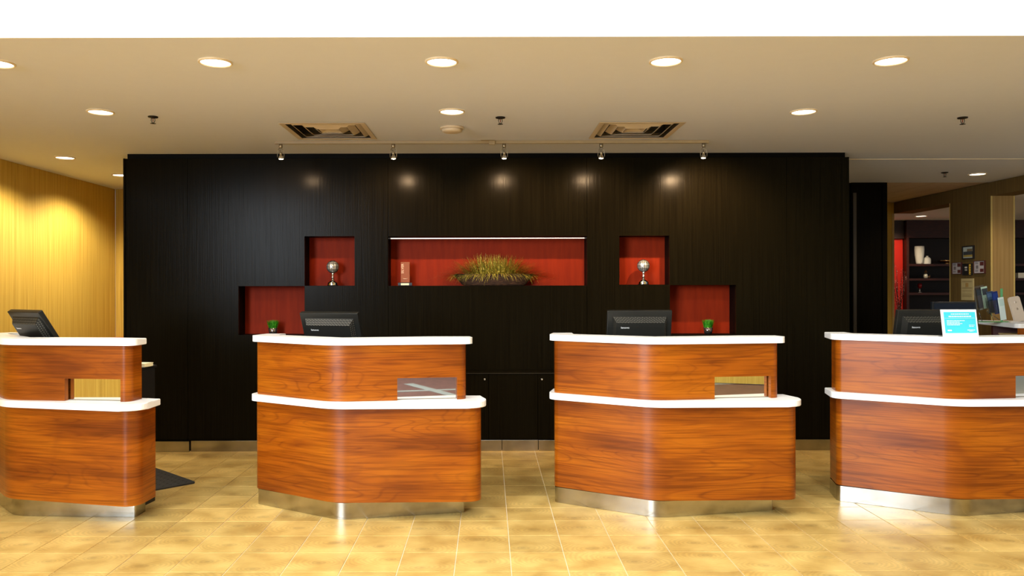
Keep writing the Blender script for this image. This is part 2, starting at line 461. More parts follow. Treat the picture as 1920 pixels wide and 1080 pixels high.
for i in range(6):
    for j in range(7):
        x0 = 4.10 + i * 0.309; y0 = 9.41 + j * 0.309
        box('ceiling_tile', x0 + .006, x0 + .303, y0 + .006, y0 + .303, CEIL, CEIL + 0.0118, M_ACOU, at)

# ------------------------------------------------------------------ WALLS
# golden grasscloth wall, in panels with a fine joint
wl = struct(empty('wall_left', (X_L, 0, 0)))
for ya, yb in ((0.1, 2.7), (2.7, 5.33), (5.33, 7.77), (7.77, 9.86)):
    box('panel', -0.08, 0.0, ya + 0.002, yb - 0.002, 0.0, CEIL - 0.001 if ya > 3.9 else (5.18 if yb < 3.8 else CEIL - 0.001), M_WALLP, wl)
struct(box('wall_alcove', X_L + 0.001, -3.0, 9.861, 9.95, 0.0, CEIL - 0.001, M_WALLP))
struct(box('trim_2', X_L + 0.005, -3.36, 9.80, 9.855, 0.86, 0.90, simple('orange_wood_rail', lin(214, 120, 30), 0.4)))
struct(box('baseboard_left', X_L + 0.001, X_L + 0.014, 4.0, 9.79, 0.001, 0.10, M_STEEL))
struct(box('wall_right', -2.5, 2.5, -0.08, 0.0, 0.013, 5.18, M_WALLP, M=Matrix.Translation((5.56, -0.95, 0)) @ Matrix.Rotation(R(33), 4, 'Z')))

# black feature wall with niches
wx = lambda px: (px - CX) * Y_W / FPX
wz = lambda px, py: W(px, py, Y_W).z
NX = dict(A=(571, 665, 443, 536), B=(447, 571, 536.5, 628.5), C=(728, 1100.5, 443, 536), D=(1161.5, 1255.5, 442, 534), E=(1256, 1380, 534.5, 627.5))
NR = {k: (wx(a), wx(b), wz((a+b)/2, d), wz((a+b)/2, c)) for k, (a, b, c, d) in NX.items()}
wb = struct(empty('wall_back', (0, 0, 0)))
XA, XB = wx(235), wx(1589.5)
seams = [wx(v) for v in (235, 352, 728, 1100.5, 1475, 1589.5)]
ZC = wz(916, 700)      # cabinet top
frontp = lambda u, v, t: Vector((u, t, v))
for i in range(5):
    a, b = seams[i], seams[i+1]
    z0 = 0.105 if i != 2 else ZC + 0.03
    grid_slab('panel', a + 0.0015, b - 0.0015, z0, 2.70, list(NR.values()), frontp, Y_W, Y_W + 0.03, M_BLACK, wb)
box('crown', XA + 0.02, XB - 0.02, Y_W + 0.005, Y_W + 0.04, 2.702, CEIL - 0.001, M_BLACKP, wb)
grid_slab('core', XA + 0.01, XB - 0.01, 0.0, CEIL - 0.002, list(NR.values()), frontp, Y_W + 0.032, Y_W + 0.225, M_BLACKP, wb)
box('end_trim', XA - 0.012, XA + 0.004, Y_W - 0.012, Y_W + 0.23, 0.11, 2.70, M_BLACK, wb)
box('end_trim', XB - 0.004, XB + 0.012, Y_W - 0.006, Y_W + 0.23, 0.11, 2.70, M_BLACK, wb)
box('end_trim', XB - 0.05, XB - 0.005, Y_W - 0.006, Y_W - 0.001, 0.11, 2.70, M_BLACK, wb)
for k, (a, b, c, d) in NR.items():
    grow = 0.0
    box('niche_back', a, b, Y_W + 0.200, Y_W + 0.224, c, d, M_RED, wb)
    box('niche_shelf', a + .001, b - .001, Y_W + 0.001, Y_W + 0.199, c - 0.0005, c + 0.0015, M_BLACKP, wb)
struct(box('wall_rear', XA + 0.01, XB - 0.01, Y_W + 0.226, Y_W + 0.9, 0.0, CEIL - 0.002, M_BLACKP))
# steel plinth in three lengths, the left one standing proud
bb = struct(empty('baseboard_back', (0, 0, 0)))
for a, b, y in ((235, 357, 7.235), (358.5, 940, 7.262), (941, 1008, 7.262), (1009, 1180, 7.255), (1181, 1589, 7.262)):
    box('baseboard_segment', wx(a), wx(b), y, Y_W + 0.02, 0.001, 0.10, M_STEEL, bb, bev=0.001)
# built-in cabinet, four doors
cb = tag(empty('built_in_cabinet', (wx(914), Y_W, 0)), 'low black built-in cabinet in the dark wall between the two middle desks', 'cabinet')
cx0 = wx(914)
box('cabinet_top', wx(728.5) - cx0, wx(1100) - cx0, -0.012, 0.029, ZC, ZC + 0.028, M_BLACK, cb)
ledge = box('top_edge_highlight', wx(728.5) - cx0, wx(1100) - cx0, -0.014, -0.0125, ZC - 0.001, ZC + 0.003, M_EDGE, cb)  # thin paler strip: highlight of the top lip painted in
ed = [728.5, 821.5, 915.5, 1008, 1100]
for i in range(4):
    d_ = box('door', wx(ed[i]) - cx0 + .0015, wx(ed[i+1]) - cx0 - .0015, -0.008, 0.029, 0.106, ZC - 0.006, M_BLACK, cb, bev=0.001)
    if i in (1, 3):
        px = 908.5 if i == 1 else 1015.5
        lathe('lock', [(0, 0), (0.010, 0), (0.010, 0.006), (0.006, 0.009), (0.006, 0.004), (0, 0.004)], M_CHROME, d_, 12,
              M=Matrix.Translation((wx(px) - cx0, -0.0082, wz(px, 711))) @ Matrix.Rotation(R(90), 4, 'X'))
# strip light inside the long niche
a, b, c, d = NR['C']
sl = tag(empty('strip_light', ((a+b)/2, Y_W + 0.02, d - 0.018)), 'slim lit tube light under the top of the long red niche', 'strip light')
lenh = (b - a)/2 - 0.02
Mx = Matrix.Rotation(R(90), 4, 'Y')
lathe('tube', [(0, -lenh), (0.005, -lenh), (0.005, lenh), (0, lenh)], M_TUBE, sl, 12, M=Mx)
for s in (-1, 1):
    lathe('end_cap', [(0, -0.012), (0.0095, -0.012), (0.0095, 0.012), (0, 0.012)], M_BLKPL, sl, 12, M=Matrix.Translation((s*(lenh+.0125), 0, 0)) @ Mx)

# second dark column at the corridor
col_ = struct(box('wall_column', W(1597, 0, 9.38).x, W(1664, 0, 9.38).x, 9.38, 9.62, 0.0, CEIL + 0.011, M_BLACK))
box('edge_strip', W(1600, 0, 9.37).x, W(1606, 0, 9.37).x, 9.366, 9.379, 0.0, 2.62, M_EDGE, col_)
box('edge_strip', W(1655, 0, 9.37).x, W(1656, 0, 9.37).x, 9.372, 9.379, 0.0, CEIL - .01, M_BLACKP, col_)
struct(box('wall_infill', 3.33, W(1596.5, 0, 9.38).x - 0.002, 9.40, 9.62, 0.0, CEIL - 0.002, M_BLACKP))

# corridor wall X = 5.96 with two openings
OPZ = 2.58
side = lambda u, v, t: Vector((t, u, v))
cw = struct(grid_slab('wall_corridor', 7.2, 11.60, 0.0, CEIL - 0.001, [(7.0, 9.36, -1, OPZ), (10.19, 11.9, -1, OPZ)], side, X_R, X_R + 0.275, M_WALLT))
box('jamb_lit_overlay', X_R + 0.0125, X_R + 0.2615, 9.354, 9.3595, 0.0, OPZ, strie('lit_jamb_grasscloth', lin(142, 110, 62), lin(158, 126, 76), 0.7, 120, 1.2, 0.2), cw)  # overlay of lighter grasscloth: light on the jamb face put into the colour
box('corner_bead', X_R - 0.004, X_R + 0.012, 9.352, 9.362, 0.0, OPZ, M_BEAD, cw)
box('corner_bead', X_R + 0.262, X_R + 0.279, 9.352, 9.362, 0.0, OPZ, M_BEAD, cw)
box('corner_bead', X_R - 0.004, X_R + 0.008, 10.188, 10.198, 0.0, OPZ, M_BEAD, cw)
struct(box('wall_far', 3.3, X_R - 0.0, 11.60, 11.70, 0.0, CEIL + 0.0, M_WALLP))
box('corner_bead', X_R - 0.03, X_R + 0.002, 11.594, 11.60, 0.0, OPZ, M_BEAD, None)['kind'] = 'structure'
# lounge beyond
struct(box('ceiling_lounge', X_R + 0.277, 12.0, 6.5, 13.5, OPZ, OPZ + 0.1, M_CEIL))
struct(box('ceiling_lounge_edge', X_R + 0.001, X_R + 0.277, 11.605, 13.5, OPZ, OPZ + 0.1, M_CEIL))
YS = 12.73
sx = lambda px, y=YS: (px - CX) * y / FPX
sz = lambda px, py, y=YS: W(px, py, y).z
struct(box('wall_lounge', 5.4, 12.0, 13.20, 13.3, 0.0, 2.75, simple('dark_brown_wall', lin(34, 14, 8), 0.6)))
struct(box('wall_lounge_red', 5.9, sx(1699), YS + 0.10, YS + 0.16, 0.0, sz(1690, 447), simple('red_wall_paint', lin(190, 30, 12), 0.45)))
struct(box('wall_lounge_header', 5.9, sx(1699), YS + 0.06, YS + 0.16, sz(1690, 447) + .001, OPZ - .001, simple('dark_header', lin(36, 14, 8), 0.5)))
M_SHELF = strie('dark_walnut_shelving', lin(46, 18, 10), lin(62, 26, 14), 0.35, 12, 60, 0.4)
M_SHELFD = simple('dark_shelf_back', lin(22, 8, 6), 0.6)
su = tag(empty('built_in_shelving', (sx(1700), YS, 0)), 'tall dark walnut shelving in the lounge beyond the openings', 'shelving')
u0 = sx(1700); u1 = 11.8
zt = [sz(1740, 549), sz(1740, 522), sz(1740, 495)]
box('back_panel', 0, u1 - u0, 0.32, 0.34, 0.0, OPZ - .002, M_SHELFD, su)
box('header', 0, u1 - u0, 0.0, 0.319, sz(1740, 446), OPZ - .002, M_SHELF, su)
for zz in [0.35, 0.75, 1.08] + zt:
    box('shelf', 0.041, u1 - u0 - 0.041, 0.0, 0.319, zz - 0.036, zz, M_SHELF, su)
for xx in (0.0, u1 - u0 - 0.04):
    box('side_panel', xx, xx + 0.04, 0.0, 0.319, 0.0, sz(1740, 446) - .001, M_SHELF, su)

# ------------------------------------------------------------------ CEILING FIXTURES
def spot(name, loc, power, color, size, blend, tgt=None, rad=0.05, parent=None):
    l = bpy.data.lights.new(name, 'SPOT'); l.energy = power; l.color = color; l.spot_size = R(size); l.spot_blend = blend; l.shadow_soft_size = rad
    o = bpy.data.objects.new(name, l); COL.objects.link(o); o.location = loc
    if tgt is not None: o.rotation_euler = (Vector(tgt) - Vector(loc)).to_track_quat('-Z', 'Y').to_euler()
    return o
WARM = (1.0, 0.87, 0.67)
DL = [(-2.70, 4.34, 'first ceiling downlight of the front row, cut by the edge of the frame', 32), (-1.495, 4.33, 'front-row ceiling downlight above the first gap between desks', 32),
      (-0.254, 4.33, 'front-row ceiling downlight above the second desk', 32), (0.976, 4.33, 'front-row ceiling downlight above the third desk', 32),
      (2.21, 4.33, 'front-row ceiling downlight above the last desk with the turquoise sign', 32),
      (-2.72, 5.54, 'ceiling downlight beside the sprinkler over the first desk', 38), (-0.255, 5.55, 'ceiling downlight just in front of the round smoke detector', 38),
      (2.23, 5.58, 'ceiling downlight between the right air vent and the far sprinkler', 38),
      (-4.0, 7.46, 'small ceiling downlight washing the golden wall, nearer one', 105), (-4.01, 8.61, 'small ceiling downlight half hidden behind the black wall end', 120),
      (5.38, 8.68, 'ceiling downlight over the corridor beside the tan wall', 38)]
def make_downlight(r, z):
    e = empty('ceiling_downlight', (0, 0, z))
    lathe('trim_ring', [(r, 0.0), (r, -0.006), (r*0.90, -0.010), (r*0.86, -0.004), (r*0.86, 0.0)], M_RINGW, e, 32)
    lathe('lens', [(0, -0.003), (r*0.86, -0.003), (r*0.86, -0.0005), (0, -0.0005)], M_DISC, e, 32)
    return e
def copy_tree(o, parent=None):
    c = o.copy(); COL.objects.link(c)
    if parent is not None: c.parent = parent; c.matrix_parent_inverse = o.matrix_parent_inverse.copy()
    for ch in list(o.children): copy_tree(ch, c)
    return c
dl0 = make_downlight(0.092, CEIL - 0.0005)
for i, (x, y, lab, pw) in enumerate(DL):
    o = dl0 if i == 0 else copy_tree(dl0)
    o.location = (x, y, CEIL - 0.0005); tag(o, lab, 'ceiling light', 'recessed ceiling downlights')
    spot('lamp', (x, y, CEIL - 0.03), pw, WARM if i in (8, 9, 10) else (1.0, 0.92, 0.80), 150 if i in (8, 9) else 140, 0.5, None, 0.07)
o = copy_tree(dl0); o.location = (6.56, 11.97, OPZ - 0.0005); tag(o, 'ceiling downlight in the lounge seen through the doorway', 'ceiling light', 'recessed ceiling downlights')
spot('lamp', (6.56, 11.97, OPZ - 0.03), 30, WARM, 150, 0.6, None, 0.07)
spot('lamp', (8.8, 11.6, OPZ - 0.03), 22, WARM, 150, 0.6, None, 0.07)
spot('lamp', (7.3, 9.0, OPZ - 0.03), 20, WARM, 150, 0.6, None, 0.07)

def make_sprinkler():
    e = empty('fire_sprinkler', (0, 0, CEIL))
    lathe('escutcheon', [(0, -0.001), (0.036, -0.001), (0.034, -0.008), (0.018, -0.012), (0, -0.012)], M_DARKMETAL, e, 20)
    bm = bmesh.new()
    for s in (-1, 1):
        add_tube(bm, [(s*0.010, 0, -0.010), (s*0.014, 0, -0.026), (s*0.010, 0, -0.040), (0, 0, -0.048)], 0.0025, 6)
    from_bm('frame_arms', bm, M_DARKMETAL, e, True)
    lathe('bulb', [(0, -0.012), (0.003, -0.014), (0.003, -0.038), (0, -0.040)], simple('sprinkler_glass', lin(120, 30, 15), 0.2), e, 8)
    lathe('deflector', [(0, -0.048), (0.019, -0.050), (0.020, -0.052), (0, -0.053)], M_DARKMETAL, e, 16)
    return e
SP = [(-2.42, 5.70, 'ceiling fire sprinkler near the black wall, over the first desk'), (0.089, 5.75, 'ceiling fire sprinkler next to the round smoke detector'),
      (3.48, 5.79, 'ceiling fire sprinkler over the last desk'), (4.95, 8.56, 'far ceiling fire sprinkler beside the corridor downlight')]
s0 = make_sprinkler()
for i, (x, y, lab) in enumerate(SP):
    o = s0 if i == 0 else copy_tree(s0)
    o.location = (x, y, CEIL); tag(o, lab, 'sprinkler', 'fire sprinklers on the ceiling')
sd = tag(empty('smoke_detector', (-0.28, 6.10, CEIL)), 'round beige smoke detector on the ceiling behind the middle downlight', 'smoke detector')
lathe('base', [(0, -0.001), (0.092, -0.001), (0.092, -0.016), (0.085, -0.018), (0, -0.018)], M_VENT, sd, 32)
lathe('cover', [(0, -0.0181), (0.080, -0.0181), (0.078, -0.034), (0.060, -0.042), (0, -0.044)], M_VENT, sd, 32)

def make_vent():
    e = empty('ceiling_vent', (0, 0, CEIL))
    bm = bmesh.new()
    def sqring(a0, z0, a1, z1):   # band between square half-size a0 at z0 and a1 at z1, with thickness
        t = 0.003
        for k in range(4):
            M = Matrix.Rotation(R(90 * k), 4, 'Z')
            q = [(-a0, -a0, z0), (a0, -a0, z0), (a1, -a1, z1), (-a1, -a1, z1)]
            lo = [bm.verts.new(M @ Vector(p)) for p in q]; hi = [bm.verts.new(M @ Vector((p[0], p[1], p[2] + t))) for p in q]
            bm.faces.new(lo); bm.faces.new(hi[::-1])
            for i in range(4): bm.faces.new((lo[i], hi[i], hi[(i+1) % 4], lo[(i+1) % 4]))
    sqring(0.325, -0.006, 0.286, -0.006)
    fr = from_bm('frame', bm, M_VENT, e)
    for a in (0.283, 0.205, 0.130):
        bm = bmesh.new(); sqring(a, 0.030, a - 0.044, -0.003)
        bm2 = from_bm('louver', bm, M_VENT, e)
    bm = bmesh.new(); add_lathe(bm, [(0.078 * 1.414, 0.002), (0.0, 0.028)], 4, M=Matrix.Rotation(R(45), 4, 'Z')); add_lathe(bm, [(0, 0.031), (0.078 * 1.414, 0.005)], 4, M=Matrix.Rotation(R(45), 4, 'Z'))
    from_bm('centre_cone', bm, M_VENT, e)
    bm = bmesh.new(); add_box(bm, -0.298, 0.298, -0.298, 0.298, 0.10, 0.112)
    for k in range(4): add_box(bm, -0.298, 0.298, -0.298, -0.290, 0.0, 0.0995, M=Matrix.Rotation(R(90*k), 4, 'Z'))
    from_bm('duct_box', bm, M_VENTIN, e)
    return e
v0 = make_vent(); v0.location = (VENTS[0][0], VENTS[0][1], CEIL)
tag(v0, 'square beige air vent in the ceiling over the second desk', 'air vent', 'square ceiling air vents')
v1 = copy_tree(v0); v1.location = (VENTS[1][0], VENTS[1][1], CEIL)
tag(v1, 'square beige air vent in the ceiling over the third desk', 'air vent', 'square ceiling air vents')

# track lighting
YT = 6.66
tr = tag(empty('track_light_rail', (0, YT, CEIL)), 'long slim beige track rail on the ceiling along the black wall', 'lighting track')
ZT = CEIL - 0.026
box('rail', -1.80, 1.86, -0.012, 0.012, -0.026, -0.001, M_RAIL, tr, bev=0.002)
box('feed_plate', -0.06, 0.055, -0.03, 0.016, -0.0008, -0.0002, M_RAIL, tr)
box('feed_box', 0.005, 0.055, -0.030, -0.013, -0.040, -0.003, M_RAIL, tr, bev=0.002)
def make_head():
    e = empty('track_spotlight', (0, YT, ZT))
    lathe('mount', [(0, -0.001), (0.016, -0.001), (0.016, -0.030), (0.010, -0.034), (0, -0.034)], M_NICKEL, e, 16)
    bm = bmesh.new()
    for s in (-1, 1):
        add_tube(bm, [(s*0.008, 0, -0.033), (s*0.022, 0, -0.055), (s*0.028, 0, -0.085), (s*0.027, 0, -0.112)], 0.0022, 6)
    from_bm('yoke', bm, M_NICKEL, e, True)
    M = Matrix.Translation((0, 0.0, -0.070)) @ Matrix.Rotation(R(12), 4, 'X')
    lathe('socket', [(0, 0), (0.010, 0), (0.012, -0.006), (0.012, -0.028), (0, -0.028)], M_NICKEL, e, 14, M=M)
    lathe('reflector', [(0.012, -0.027), (0.0225, -0.046), (0.024, -0.052), (0.0215, -0.052), (0.010, -0.030)], M_CHROME, e, 20, M=M)
    lathe('lamp_glass', [(0, -0.034), (0.013, -0.036), (0.0205, -0.050), (0.0165, -0.058), (0, -0.062)], M_BULB, e, 20, M=M)
    pts = [(0.004, -0.013, -0.034), (-0.014, -0.016, -0.042), (-0.020, -0.012, -0.052), (-0.008, -0.011, -0.060), (0.001, -0.012, -0.050), (-0.003, -0.012, -0.062), (0.0, -0.004, -0.070)]
    tube('cable', pts, 0.0014, M_BLKPL, e, 6)
    return e
HX = [(527, 'above the left air vent', 20, (-1.75, 7.28, 1.2)), (738, 'second from the rail end over the second desk', 20, (-0.85, 7.25, 1.35)),
      (946, 'at the middle of the rail beside the feed box', 24, (0.25, 7.2, 1.1)), (1128, 'below the left corner of the right air vent', 24, (0.95, 7.25, 1.2)),
      (1320, 'last one at the end of the rail', 52, (1.95, 7.28, 1.3))]
HX[0] = (527, 'first one, beneath the near corner of the left air vent', 9, (-1.75, 7.28, 1.2))
h0 = make_head()
for i, (px, lab, pw, tg) in enumerate(HX):
    o = h0 if i == 0 else copy_tree(h0)
    x = (px - CX) * YT / FPX
    o.location = (x, YT, ZT)
    tag(o, 'small halogen track spotlight, ' + lab, 'spotlight', 'track spotlights on the ceiling rail')
    spot('lamp', (x, YT + 0.02, ZT - 0.145), pw * 1.5, (1.0, 0.66, 0.36), 120, 0.7, (tg[0], Y_W, 1.95), 0.02)

# ------------------------------------------------------------------ RECEPTION DESKS
ZL0, ZL1, ZU0, ZU1 = 0.725, 0.768, 1.133, 1.174
def uv_path_panel(name, path, inner, zs, hole, mat, parent, arc0=0.0):
    """wall following a plan path: outer path, inner path, z levels, hole(i,k)"""
    bm = bmesh.new(); uvl = bm.loops.layers.uv.new('UVMap'); n = len(path)
    arc = [arc0]
    for i in range(1, n): arc.append(arc[-1] + (path[i] - path[i-1]).length)
    vo = [[bm.verts.new((p.x, p.y, z)) for z in zs] for p in path]
    vi = [[bm.verts.new((p.x, p.y, z)) for z in zs] for p in inner]
    def F(vs_, uvs):
        f = bm.faces.new(vs_)
        for l, u in zip(f.loops, uvs): l[uvl].uv = u
        return f
    ok = lambda i, k: 0 <= i < n-1 and 0 <= k < len(zs)-1 and not hole(i, k)
    for i in range(n-1):
        for k in range(len(zs)-1):
            if not ok(i, k): continue
            u0, u1_, a, b = arc[i], arc[i+1], zs[k], zs[k+1]
            f = F((vo[i][k], vo[i+1][k], vo[i+1][k+1], vo[i][k+1]), ((u0, a), (u1_, a), (u1_, b), (u0, b))); f.smooth = True
            f = F((vi[i][k], vi[i][k+1], vi[i+1][k+1], vi[i+1][k]), ((u0, a), (u0, b), (u1_, b), (u1_, a))); f.smooth = True
            for cond, q in ((ok(i-1, k), (vo[i][k], vo[i][k+1], vi[i][k+1], vi[i][k])), (ok(i+1, k), (vo[i+1][k], vi[i+1][k], vi[i+1][k+1], vo[i+1][k+1])),
                            (ok(i, k-1), (vo[i][k], vi[i][k], vi[i+1][k], vo[i+1][k])), (ok(i, k+1), (vo[i][k+1], vo[i+1][k+1], vi[i+1][k+1], vi[i][k+1]))):
                if not cond:
                    F(q, ((0.0, a), (0.0, b), (0.04, b), (0.04, a)))
    bmesh.ops.remove_doubles(bm, verts=bm.verts[:], dist=1e-6)
    o = from_bm(name, bm, mat, parent); o.data.set_sharp_from_angle(angle=R(35)); return o

def make_desk():
    e = empty('reception_desk', (0, 0, 0))
    # stainless plinth
    bp = rpath([(-0.60, 0.62), (-0.649, 0.392), (0.0, 0.0), (0.803, 0.17), (0.775, 0.30)], [0, 0.04, 0.20, 0.012, 0])
    o = prism('plinth', bp, 0.001, 0.107, M_STEEL, e)
    for p in o.data.polygons:
        if abs(p.normal.z) < 0.5: p.use_smooth = True
    o.data.set_sharp_from_angle(angle=R(35))
    # lower wooden body
    lp = rpath([(-0.605, 0.60), (-0.655, 0.375), (-0.035, -0.016), (0.935, 0.004), (0.878, 0.27)], [0, 0.055, 0.30, 0.085, 0])
    inn = offset(lp, 0.022)
    uv_path_panel('front_panel', lp, inn, [0.116, ZL0 - 0.0005], lambda i, k: False, M_WOOD, e)
    core = offset(lp, 0.0225)
    prism('carcass', core, 0.1105, ZL0 - 0.002, M_BLKMATTE, e)
    # lower worktop
    sp_ = offset(lp, -0.034)
    sp_[0] += Vector((-0.002, 0.0)); cnt = [p.copy() for p in sp_] + [Vector((0.62, 0.27)), Vector((-0.5, 0.62))]
    prism('lower_counter', cnt, ZL0, ZL1, M_WHITE, e, bev=0.006)
    # upper wooden body with its slot
    q0, q1 = Vector((-0.045, -0.020)), Vector((0.822, 0.092))
    base = [(-0.610, 0.56), (-0.655, 0.385), (q0.x, q0.y), (q1.x, q1.y), (0.800, 0.235)]
    up = rpath(base, [0, 0.055, 0.30, 0.050, 0])
    d = (q1 - q0).normalized()
    s0, s1 = q0 + d * 0.420, q0 + d * 0.810
    # insert slot ends into the straight run
    idx = max(i for i in range(len(up)-1) if (up[i] - q0).dot(d) < (s0 - q0).dot(d) and up[i].y < 0.2)
    up = up[:idx+1] + [s0, s1] + [p for p in up[idx+1:] if True]
    i0 = idx + 1
    uin = offset(up, 0.036)
    uv_path_panel('upper_panel', up, uin, [ZL1 + 0.0005, 0.914, ZU0 - 0.0005], lambda i, k: k == 0 and i == i0, M_WOOD, e, arc0=3.0)
    # mirror behind the slot
    nrm = Vector((-d.y, d.x))
    def mp(a, t): return q0 + d * a + nrm * t
    pts = [mp(0.375, 0.048), mp(0.83, 0.048), mp(0.83, 0.054), mp(0.375, 0.054)]
    prism('mirror_pane', pts, ZL1 + 0.001, 0.930, M_MIRROR, e)
    pts = [mp(0.375, 0.040), mp(0.83, 0.040), mp(0.83, 0.0475), mp(0.375, 0.0475)]
    prism('sill_gasket', pts, ZL1 + 0.0006, ZL1 + 0.004, simple('grey_gasket', lin(120, 110, 90), 0.5), e)
    # upper ledge (a narrow L that turns back along the left side)
    uo = offset(rpath([(-0.612, 0.60), (-0.655, 0.385), (q0.x, q0.y), (q1.x + 0.012, q1.y + 0.002), (0.812, 0.225)], [0, 0.055, 0.30, 0.03, 0]), -0.030)
    ui = [Vector(v) for v in ((0.60, 0.235), (0.0, 0.125), (-0.515, 0.435), (-0.50, 0.60))]
    prism('upper_ledge', uo + ui, ZU0, ZU1, M_WHITE, e, bev=0.006)
    # staff side
    prism('pedestal', [(-0.5, 0.63), (0.69, 0.32), (0.66, 0.55), (-0.40, 0.90)], 0.001, 0.936, M_BLKMATTE, e)
    prism('work_surface', [(-0.585, 0.48), (-0.54, 0.41), (0.0, 0.085), (0.72, 0.178), (0.70, 0.284), (0.64, 0.60), (-0.42, 0.92), (-0.56, 0.62)], 0.937, 0.957, M_BLKMATTE, e, bev=0.003)
    return e
D0 = make_desk()
DESKS = [((-3.14, 5.22), -14.5, 'wooden reception desk with white counters standing by the golden wall'),
         ((-0.967, 5.106), 0.0, 'cherry wood reception desk whose mirror slot shows crossing floor bands'),
         ((1.108, 5.136), 0.0, 'cherry wood reception desk whose mirror slot shows a yellow wall'),
         ((3.093, 5.156), 0.0, 'cherry wood reception desk carrying the turquoise sign')]
DM = []
for i, (p, a, lab) in enumerate(DESKS):
    o = D0 if i == 0 else copy_tree(D0)
    o.location = (p[0], p[1], 0); o.rotation_euler = (0, 0, R(a))
    tag(o, lab, 'reception desk', 'two-level reception desks')
    DM.append(Matrix.Translation((p[0], p[1], 0)) @ Matrix.Rotation(R(a), 4, 'Z'))
def dl(i, x, y, z): return DM[i] @ Vector((x, y, z))

# ------------------------------------------------------------------ MONITORS (seen from behind)
M_MON = simple('monitor_plastic', (0.012, 0.012, 0.010, 1), 0.35, spec=0.3)
M_LOGO = simple('logo_white', (0.8, 0.8, 0.78, 1), 0.4, noise=0)
M_LOGOR = simple('logo_red', (0.35, 0.02, 0.02, 1), 0.4, noise=0)
M_PERF = simple('vent_highlight', (0.12, 0.115, 0.09, 1), 0.4, noise=0)
M_SCREEN = simple('screen_glass', (0.01, 0.012, 0.02, 1), 0.1, noise=0)
def text_mesh(name, body, size, mat, parent, M, extrude=0.0004, sx_=1.0):
    cu = bpy.data.curves.new(name, 'FONT'); cu.body = body; cu.size = size; cu.extrude = extrude; cu.align_x = 'CENTER'; cu.align_y = 'CENTER'
    cu.resolution_u = 2
    t = bpy.data.objects.new(name, cu); COL.objects.link(t)
    dg = bpy.context.evaluated_depsgraph_get()
    me = bpy.data.meshes.new_from_object(t.evaluated_get(dg)); COL.objects.unlink(t); bpy.data.objects.remove(t)
    me.transform(M @ Matrix.Diagonal((sx_, 1, 1, 1)))
    return link(name, me, mat, parent)
def make_monitor(w=0.46, h=0.34):
    """local: back faces -y, screen faces +y, z=0 at the stand foot; panel centre tilted"""
    e = empty('computer_monitor')
    lathe('stand_base', [(0, 0), (0.10, 0), (0.10, 0.008), (0.03, 0.016), (0, 0.016)], M_MON, e, 28)
    T = Matrix.Translation((0, 0, 0.0))
    return e
